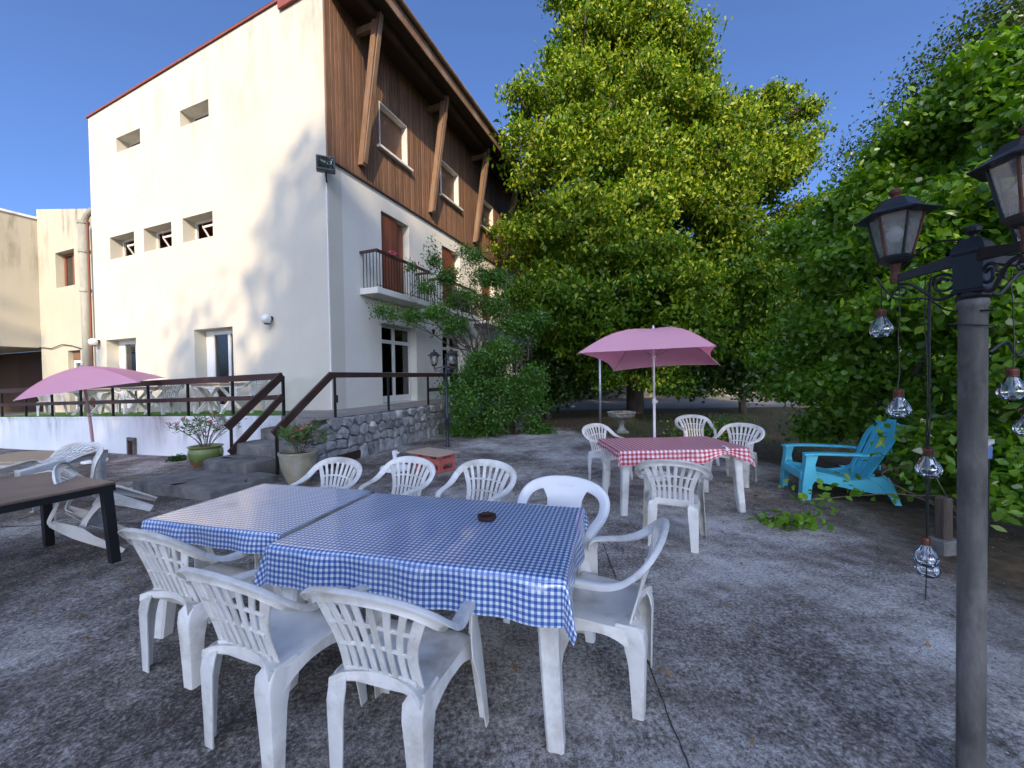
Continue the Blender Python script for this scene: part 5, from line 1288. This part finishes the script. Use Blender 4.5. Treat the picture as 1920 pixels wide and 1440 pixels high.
def big_trees():
    L = [lob(1135, -60, 16, 70), lob(1090, -40, 15.6, 75), lob(1190, -30, 15.4, 75), lob(1140, -130, 15.8, 60), lob(1140, 25, 15.5, 95), lob(1060, 100, 15.2, 62), lob(1230, 95, 15.2, 85), lob(1308, 105, 15.5, 42), lob(985, 195, 14.6, 46), lob(972, 280, 14.2, 44),
         lob(1100, 190, 14.4, 95), lob(1240, 210, 14.2, 95), lob(1350, 235, 14.6, 80), lob(1435, 240, 15.2, 72), lob(1488, 205, 16.2, 40), lob(1480, 290, 15.6, 48), lob(1040, 300, 13.6, 80),
         lob(1180, 330, 13.2, 100), lob(1320, 340, 13.6, 95), lob(1430, 350, 14.8, 75), lob(1485, 410, 15.6, 45), lob(1080, 430, 12.6, 90), lob(1225, 455, 12.4, 95), lob(1370, 455, 13.4, 80), lob(1020, 420, 14.0, 60),
         lob(1010, 540, 12.8, 62), lob(1110, 560, 12.0, 85), lob(1250, 570, 11.8, 90), lob(1370, 560, 12.6, 85), lob(1060, 640, 12.6, 55), lob(1400, 640, 12.8, 50), lob(1330, 665, 12.2, 48), lob(1200, 640, 13.5, 60), lob(1445, 500, 14.5, 45), lob(1225, 700, 12.8, 36), lob(1130, 700, 13.2, 32), lob(1275, 712, 12.8, 36), lob(1180, 690, 14.0, 34)]
    L += [(4.8, 17.5, 8, 4.5, 3, 4), (4.6, 17, 13, 3.5, 2.6, 4)]
    rs = np.random.default_rng(77); L2 = []
    for q in L:      # break every bough into a few flat drooping sprays with gaps between them
        for _ in range(5):
            d = rs.normal(0, 1, 3); d /= np.linalg.norm(d); d[1] = -abs(d[1]) * .8; f = rs.uniform(.46, .70)
            L2.append((q[0] + d[0] * q[3] * .62, q[1] + d[1] * q[4] * .62, q[2] + d[2] * q[5] * .66, q[3] * f, q[4] * f, q[5] * f * .62))
    Lin = [(q[0], q[1] + .7, q[2], q[3] * .62, q[4] * .6, q[5] * .62) for q in L]; L = L2
    lime = make_tree('lime_tree', 'tall lime tree with pale yellow-green blossom filling the middle background', (4.95, 16.0, 0), (4.3, 15.6, 15.5), .36, L, 215000, .150, .085, [M['leaf_linden'], M['leaf_bract']], 31, droop=.9, shell=.55, k=44, spread=.19, squash=.7, mixp=lambda P: np.clip((P[:, 2] - 3.2) / 7, .06, .45), up=.5)
    rs = np.random.default_rng(78); P, D = lobe_points(Lin, 34000, rs, .2, 16, .3); P = P[P[:, 2] > 2.0]; V, F = leaf_cards(P - np.array(lime.location), .22, .14, rs, .4)
    link('inner_crown', np_mesh('inner_crown', V, F, [M['leaf_linden']]), lime)
    # thicket on the right, broad leaves, reaching over the lamp
    L = [lob(1500, 560, 7.2, 70), lob(1540, 640, 6.8, 70), lob(1480, 690, 7.4, 50), lob(1500, 450, 8.2, 40), lob(1590, 500, 6.6, 80), lob(1620, 420, 6.2, 75), lob(1660, 560, 5.6, 100), lob(1700, 330, 5.8, 90), lob(1700, 450, 5.2, 110), lob(1790, 260, 5.2, 100), lob(1870, 170, 5.0, 90), lob(1800, 400, 4.6, 120),
         lob(1900, 300, 4.4, 120), lob(1800, 560, 4.3, 130), lob(1900, 480, 3.9, 120), lob(1930, 640, 3.8, 120), lob(1720, 680, 5.2, 110), lob(1600, 720, 6.0, 80), lob(1540, 760, 6.8, 60), lob(1830, 760, 4.2, 110), lob(1700, 800, 5.4, 80), lob(1900, 900, 3.7, 90), lob(1780, 880, 4.5, 60), lob(2000, 350, 4.0, 150), lob(2000, 700, 3.8, 140), lob(1980, 180, 4.6, 130)]
    rs = np.random.default_rng(79); L2 = []
    for q in L:
        for _ in range(5):
            d = rs.normal(0, 1, 3); d /= np.linalg.norm(d); f = rs.uniform(.38, .62)
            L2.append((q[0] + d[0] * q[3] * .75, q[1] + d[1] * q[4] * .75, q[2] + d[2] * q[5] * .75, q[3] * f, q[4] * f, q[5] * f * .55))
    L = L2
    st = [((0, 0, -.1), (-.3, .2, 3.4), .09, .03), ((.3, -.8, -.1), (.2, -1.2, 3.6), .08, .03), ((.2, .9, -.1), (-.2, 1.6, 2.8), .08, .03), ((-.2, -.4, -.1), (-.7, -.9, 2.2), .05, .02), ((.1, .3, -.1), (.8, .4, 3.8), .07, .03)]
    make_tree('broadleaf_thicket', 'bright green broadleaf thicket crowding behind the near lamp post', (5.6, 5.4, 0), (5.6, 5.4, 3), .08, L, 84000, .100, .066, [M['leaf_big'], M['white_flower']], 32, droop=.5, fold=True, shell=.5, k=20, spread=.13, squash=.7, limbs=False, stems=st, cat='shrub', up=.9, zmin=.12, mixp=.012)
    # dense low bush and an airy branching shrub in front of the facade
    L = [lob(905, 705, 10.2, 58), lob(950, 740, 10.2, 50), lob(870, 745, 10.0, 38), lob(985, 705, 10.6, 42), lob(930, 665, 10.4, 40), lob(1000, 760, 10.6, 26), lob(868, 690, 10.0, 30), lob(940, 785, 10.4, 34), lob(965, 640, 11.0, 40), lob(990, 600, 11.4, 36)]
    make_tree('leafy_bush', 'rounded dense green bush at the end of the stone wall', (.1, 10.75, 0), (.1, 10.7, 1.2), .05, sublobes(L, 5, 80), 34000, .070, .040, [M['leaf_shrub']], 33, droop=.1, shell=.4, k=18, spread=.11, cat='shrub', up=.7)
    L = [lob(818, 585, 10.3, 26, zs=.55), lob(775, 592, 10.2, 20, zs=.5), lob(735, 590, 10.1, 16, zs=.5), lob(713, 585, 10.1, 8, zs=.6), lob(865, 560, 10.8, 34, zs=.55), lob(840, 520, 10.6, 24, zs=.5), lob(815, 490, 10.5, 16, zs=.7), lob(812, 465, 10.5, 8), lob(925, 575, 11.2, 36, zs=.6), lob(905, 520, 11, 26, zs=.6), lob(795, 540, 10.4, 18, zs=.5), lob(850, 612, 10.4, 30, zs=.5), lob(890, 480, 11, 18, zs=.7), lob(935, 520, 11.4, 20), lob(770, 500, 10.4, 9), lob(865, 470, 10.8, 10)]
    st = [((0, 0, -.1), (-1.1, -.1, 2.6), .05, .02), ((.1, 0, -.1), (-.5, .3, 3.2), .05, .02), ((.15, .1, -.1), (.5, .4, 2.8), .045, .02)]
    st += [((-.8, -.05, 2.0), tuple(np.array(q[:3]) - (-.15, 10.7, 0)), .022, .006, .7) for q in L]
    make_tree('branching_shrub', 'airy arching shrub spreading its branches across the balcony', (-.15, 10.7, 0), (0, 10.7, 2), .05, L, 17000, .066, .036, [M['leaf_shrub']], 35, droop=.1, shell=.2, k=26, spread=.10, stems=st, cat='shrub', up=.45, limbs=False)
    # dark fine-leaved tree at top right behind the thicket
    L = [lob(1640, 300, 12.5, 60), lob(1700, 250, 12, 70), lob(1760, 170, 11.5, 70), lob(1830, 110, 11, 75), lob(1890, 80, 10.5, 70), lob(1640, 390, 13, 55), lob(1700, 360, 12, 70), lob(1930, 20, 10, 90), lob(1610, 370, 13.5, 35), lob(1800, 260, 11, 90)]
    make_tree('fine_leaved_tree', 'fine leaved dark tree rising at the upper right behind the thicket', (12.5, 12.5, 0), (12.2, 12, 9.5), .28, L, 17000, .12, .06, [M['leaf_far']], 34, shell=.25, k=30, spread=.30, up=.3)
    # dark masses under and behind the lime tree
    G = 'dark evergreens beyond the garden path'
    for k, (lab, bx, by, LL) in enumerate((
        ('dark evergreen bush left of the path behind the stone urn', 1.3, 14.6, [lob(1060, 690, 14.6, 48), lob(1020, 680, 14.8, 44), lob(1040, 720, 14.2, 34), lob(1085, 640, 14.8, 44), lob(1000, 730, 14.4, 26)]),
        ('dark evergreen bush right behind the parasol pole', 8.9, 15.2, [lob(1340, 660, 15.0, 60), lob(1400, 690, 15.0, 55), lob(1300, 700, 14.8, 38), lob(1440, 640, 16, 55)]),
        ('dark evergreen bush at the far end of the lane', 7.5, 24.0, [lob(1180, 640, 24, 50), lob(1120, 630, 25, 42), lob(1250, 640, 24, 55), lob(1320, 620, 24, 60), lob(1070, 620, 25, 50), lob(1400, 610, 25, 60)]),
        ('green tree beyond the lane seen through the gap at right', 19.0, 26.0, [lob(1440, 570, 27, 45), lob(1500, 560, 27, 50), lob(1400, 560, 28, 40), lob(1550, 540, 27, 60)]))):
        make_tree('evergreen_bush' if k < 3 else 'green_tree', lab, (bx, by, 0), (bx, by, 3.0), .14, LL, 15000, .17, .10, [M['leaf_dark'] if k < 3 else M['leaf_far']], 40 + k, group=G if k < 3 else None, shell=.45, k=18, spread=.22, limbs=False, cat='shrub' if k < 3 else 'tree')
    # low plants
    G2 = 'low leafy plants along the garden edge'
    for k, (lab, px, py, Y, r, m) in enumerate((('low green ground plants at the foot of the leafy shrub', 880, 795, 10.6, 42, 'leaf_shrub'), ('yellow flowering bushy plant behind the red table', 1310, 775, 9.2, 44, 'leaf_oleander'), ('green weedy plant right of the parasol pole', 1355, 760, 9.8, 40, 'leaf_shrub'), ('small weeds growing at the foot of the white terrace wall', 128, 842, 9.2, 16, 'leaf_shrub'), ('tuft of green ground plants right of the low urn shrub', 1010, 790, 10.8, 22, 'leaf_shrub'), ('dry little weed at the foot of the terrace wall near the glazed pot', 333, 852, 8.5, 9, 'leaf_dark'))):
        x, y, z = at(px, py, Y); R_ = r / 742.3 * Y; t = thing('low_plant', lab, 'plant', (x, y, gz(x, y)), group=G2); rng = np.random.default_rng(60 + k)
        n = int(2200 * min(1, (R_ / .5))) + 120; P = rng.normal(0, 1, (n, 3)) * (R_ * .55, R_ * .5, R_ * .33); P[:, 2] = np.abs(P[:, 2]) + .03
        V, F = leaf_cards(P, .075, .04, rng, 0, False, np.tile([0, 0, .8], (n, 1))); ch = (rng.uniform(0, 1, n) < (.16 if k == 1 else 0)).astype(int)
        link('leaves', np_mesh('leaves', V, F, [M[m], M['yellow_flower']], midx=ch), t)
        b = MB()
        for q in range(8): a = rng.uniform(0, 6.3); b.tube([(0, 0, -.03), (math.cos(a) * R_ * .4, math.sin(a) * R_ * .4, R_ * .5)], .004, 4)
        b.build('stems', M['twig'], t)
M['yellow_flower'] = leaf_mat('yellow_flower', (.55, .45, .03), (.65, .55, .06), None, .3, .03)
big_trees()
def small_green():
    # cut branch on the ground and long twigs reaching out of the thicket
    rng = np.random.default_rng(70); t = thing('cut_branch', 'leafy cut branch lying on the ground in front of the turquoise armchair', 'branch', (2.80, 3.95, 0), .3)
    b = MB(); b.tube([(-.28, 0, .02), (-.05, .03, .05), (.25, -.02, .03)], [.006, .005, .003], 5)
    for k in range(5): b.tube([(-.2 + k * .1, .01, .04), (-.16 + k * .1, .12 * (-1) ** k, .06)], .003, 4)
    b.build('stem', M['twig'], t); P = rng.normal(0, 1, (90, 3)) * (.20, .09, .03) + (0, 0, .06); P[:, 2] = np.clip(P[:, 2], .02, .16)
    V, F = leaf_cards(P, .10, .062, rng, 0, True, np.tile([0, 0, 1.2], (90, 1))); link('leaves', np_mesh('leaves', V, F, [M['leaf_big']]), t)
    tw = thing('bare_twigs', 'pale leafy twigs reaching from the thicket over the ground beside the lamp post', 'branch', (4.15, 3.72, 0))
    b = MB()
    for P in ([(.5, .2, .05), (.1, .0, .12), (-.1, .3, .28), (-.5, .55, .20), (-1.0, .7, .10)], [(.1, 0, .12), (-.02, .1, .45), (-.12, .2, .85)], [(.3, .1, .1), (-.2, .5, .42), (.25, .55, .55)], [(-.1, .3, .28), (.2, .2, .3), (.55, .1, .33)]): b.tube(crom(P, 5), .0055, 5)
    b.build('stems', M['twig'], tw); P = np.concatenate([rng.normal(0, 1, (26, 3)) * (.22, .12, .08) + c for c in ((-.45, .6, .24), (-.85, .7, .14), (-.1, .3, .75), (.0, .45, .5))]); P[:, 2] = np.abs(P[:, 2]) + .02
    V, F = leaf_cards(P, .085, .055, rng, .3, True, np.tile([0, -.3, 1], (len(P), 1))); link('leaves', np_mesh('leaves', V, F, [M['leaf_big']]), tw)
    # grass and litter: nobody could count these
    n = 16000; x = rng.uniform(1.2, 11, n); y = rng.uniform(6.5, 15.5, n)
    ed = 11.6 - 1.75 * np.maximum(0, x - 1.4) + .3; ok = (y > np.maximum(ed, 7.2)) & ((x > 2.8) | (y < 12)) & (np.abs(x - 2.0) > .0) & (rng.uniform(0, 1, n) < .25 + .75 * (np.sin(x * 2.1 + np.sin(y)) * np.sin(y * 1.7) > -.2)); x, y = x[ok], y[ok]; n = len(x)
    h = rng.uniform(.05, .16, n); a = rng.uniform(0, 6.28, n); le = rng.uniform(.01, .07, n); P = np.stack([x, y, np.full(n, -.01)], 1); w = np.stack([np.cos(a + 1.57), np.sin(a + 1.57), 0 * a], 1) * .004; tip = P + np.stack([np.cos(a) * le, np.sin(a) * le, h], 1)
    V = np.stack([P - w, P + w, tip], 1).reshape(-1, 3); tag(link('grass', np_mesh('grass', V, np.arange(3 * n).reshape(-1, 3), [M['grass']])), 'sparse rough grass behind the red table', 'grass', kind='stuff')
    n = 900; x = np.concatenate([rng.uniform(-4.6, 3.5, 420), rng.uniform(-.5, 7, 300), rng.uniform(-5, -2.6, 180)]); y = np.concatenate([rng.uniform(1.2, 6.5, 420), rng.uniform(8.8, 14, 300), rng.uniform(2.6, 4.2, 180)])
    keep = rng.uniform(0, 1, n) < np.where(y > 8, 1, .45); x, y = x[keep], y[keep]; n = len(x); z = np.array([gz(p, q) for p, q in zip(x, y)]) + .016
    V, F = leaf_cards(np.stack([x, y, z], 1), .055, .022, rng, 0, False, np.tile([0, 0, 6.0], (n, 1))); V[:, 2] = np.maximum(V[:, 2] * 1.0, np.repeat(z, 4) - .006); V[:, 2] = np.minimum(V[:, 2], np.repeat(z, 4) + .02)
    tag(link('leaf_litter', np_mesh('leaf_litter', V, F, [M['dead_leaf']])), 'scattered dry brown leaves on the yard', 'leaves', kind='stuff')
small_green()
def grit():
    # loose grit on the worn concrete: nobody could count it
    rng = np.random.default_rng(91); n = 9000; y = 1.0 + 5.5 * rng.uniform(0, 1, n) ** 1.6; x = rng.uniform(-1.25, 1.1, n) * (y + .6)
    k = (np.sin(x * 2.3 + np.sin(y * 1.9)) * np.sin(y * 2.7 - x) + rng.uniform(-.8, .8, n)) > -.1; x, y = x[k], y[k]; n = len(x); r = rng.uniform(.0025, .0065, n)
    z = np.array([gz(p, q) for p, q in zip(x, y)]) + .010 * np.sin(x * 1.7 + y * .9) * np.sin(y * 1.3 - x * .4)
    c = np.stack([x, y, z + r * .3], 1); a = rng.uniform(0, 6.28, n); ca, sa = np.cos(a), np.sin(a); o = np.zeros(n); el = rng.uniform(.7, 1.6, n)
    dirs = [np.stack([ca * el, sa * el, o], 1), np.stack([-sa, ca, o], 1), np.stack([-ca * el, -sa * el, o], 1), np.stack([sa, -ca, o], 1), np.stack([o, o, o + .7], 1)]
    V = np.stack([c + d * r[:, None] for d in dirs], 1).reshape(-1, 3); b = (np.arange(n) * 5)[:, None]
    F = np.concatenate([b + np.array([[i, (i + 1) % 4, 4]]) for i in range(4)], 0)
    gm = leaf_mat('loose_grit', (.10, .085, .07), (.24, .21, .18), (.48, .45, .41), .0, .0)
    tag(link('loose_grit', np_mesh('loose_grit', V, F, [gm])), 'loose grit and small stone chips on the yard', 'grit', kind='stuff')
grit()
def far_things():
    t = thing('garden_wall', 'pale far garden wall at the end of the lane', 'wall', (8, 27.5, 0)); MB().rbox(-11, 16, -.2, .2, -.2, .80, .03).build('wall', M['terrace_floor'], t); MB().rbox(-11.05, 16.05, -.26, .26, .802, .87, .02).build('coping', M['sill'], t)
far_things()
def far_trees():
    G = 'dark trees closing the view behind the lime tree'
    for k, (lab, x, y, h, r) in enumerate((('dark tree behind the lime tree close to the hotel end', 2.5, 27, 11, 3.6), ('dark tree straight behind the lime trunk', 7.0, 29.5, 11.5, 3.8), ('dark tree behind the right half of the lime tree', 12.0, 28.5, 11, 4.0), ('dark tree right of the lime tree behind the gap', 17.0, 29, 10, 3.8), ('dark tree far right behind the thicket', 23.0, 28, 12, 4.5))):
        rng = np.random.default_rng(120 + k); L = []
        for j in range(14):
            z = lerp(.3, h - r * .5, j / 13); a = j * 2.4; rr = r * rng.uniform(.4, .6); L.append((x + math.cos(a) * r * .5, y + math.sin(a) * r * .4, z, rr, rr, rr * .8))
        make_tree('background_tree', lab, (x, y, 0), (x, y, h * .7), .25, L, 15000, .30, .20, [M['leaf_dark']], 130 + k, group=G, shell=.3, k=12, spread=.3, limbs=False)
far_trees()
def shade_trees():
    # the row of very tall trees far behind the viewer whose shade lies over the yard
    G = 'tall trees behind the viewer that shade the yard'
    for k, (x, top, r, lab) in enumerate(((3.4, 33.5, 4.6, 'broad tall tree directly behind the viewer'), (11.0, 34.5, 5.5, 'tallest tree behind the viewer on the thicket side'), (-2.5, 31.2, 3.0, 'slender tall tree behind the viewer in line with the steps'), (-.2, 31.8, 3.0, 'slender taller tree behind the viewer in line with the blue tables'), (-6.6, 28.1, 3.4, 'bushy lower tree behind the viewer in line with the glazed pot'), (-12.0, 28.6, 3.6, 'bushy lower tree behind the viewer in line with the left parasol'), (-17.6, 31.0, 4.4, 'tall tree behind the viewer furthest to the left'), (20.0, 33, 5.5, 'tall tree behind the viewer furthest to the right'))):
        rng = np.random.default_rng(80 + k); L = []; y = -34; lo = 12
        for j in range(20):
            z = lerp(lo, top - r * .5, (j + .5) / 20); f = math.sin(math.pi * min(1, .25 + .72 * (z - lo) / (top - lo))) ; a = j * 2.4
            rr = r * (.35 + .42 * f); L.append((x + math.cos(a) * (r - rr) * 1.3 * f, y + math.sin(a) * (r - rr) * f, z, rr, rr * .7, rr * .8))
        make_tree('shade_tree', lab, (x, y, 0), (x, y, top * .8), .4, L, int((3400 if r == 3.0 else 2300) * r), .48, .36, [M['leaf_far']], 90 + k, group=G, shell=.3, k=10, spread=.45, limbs=False)
shade_trees()
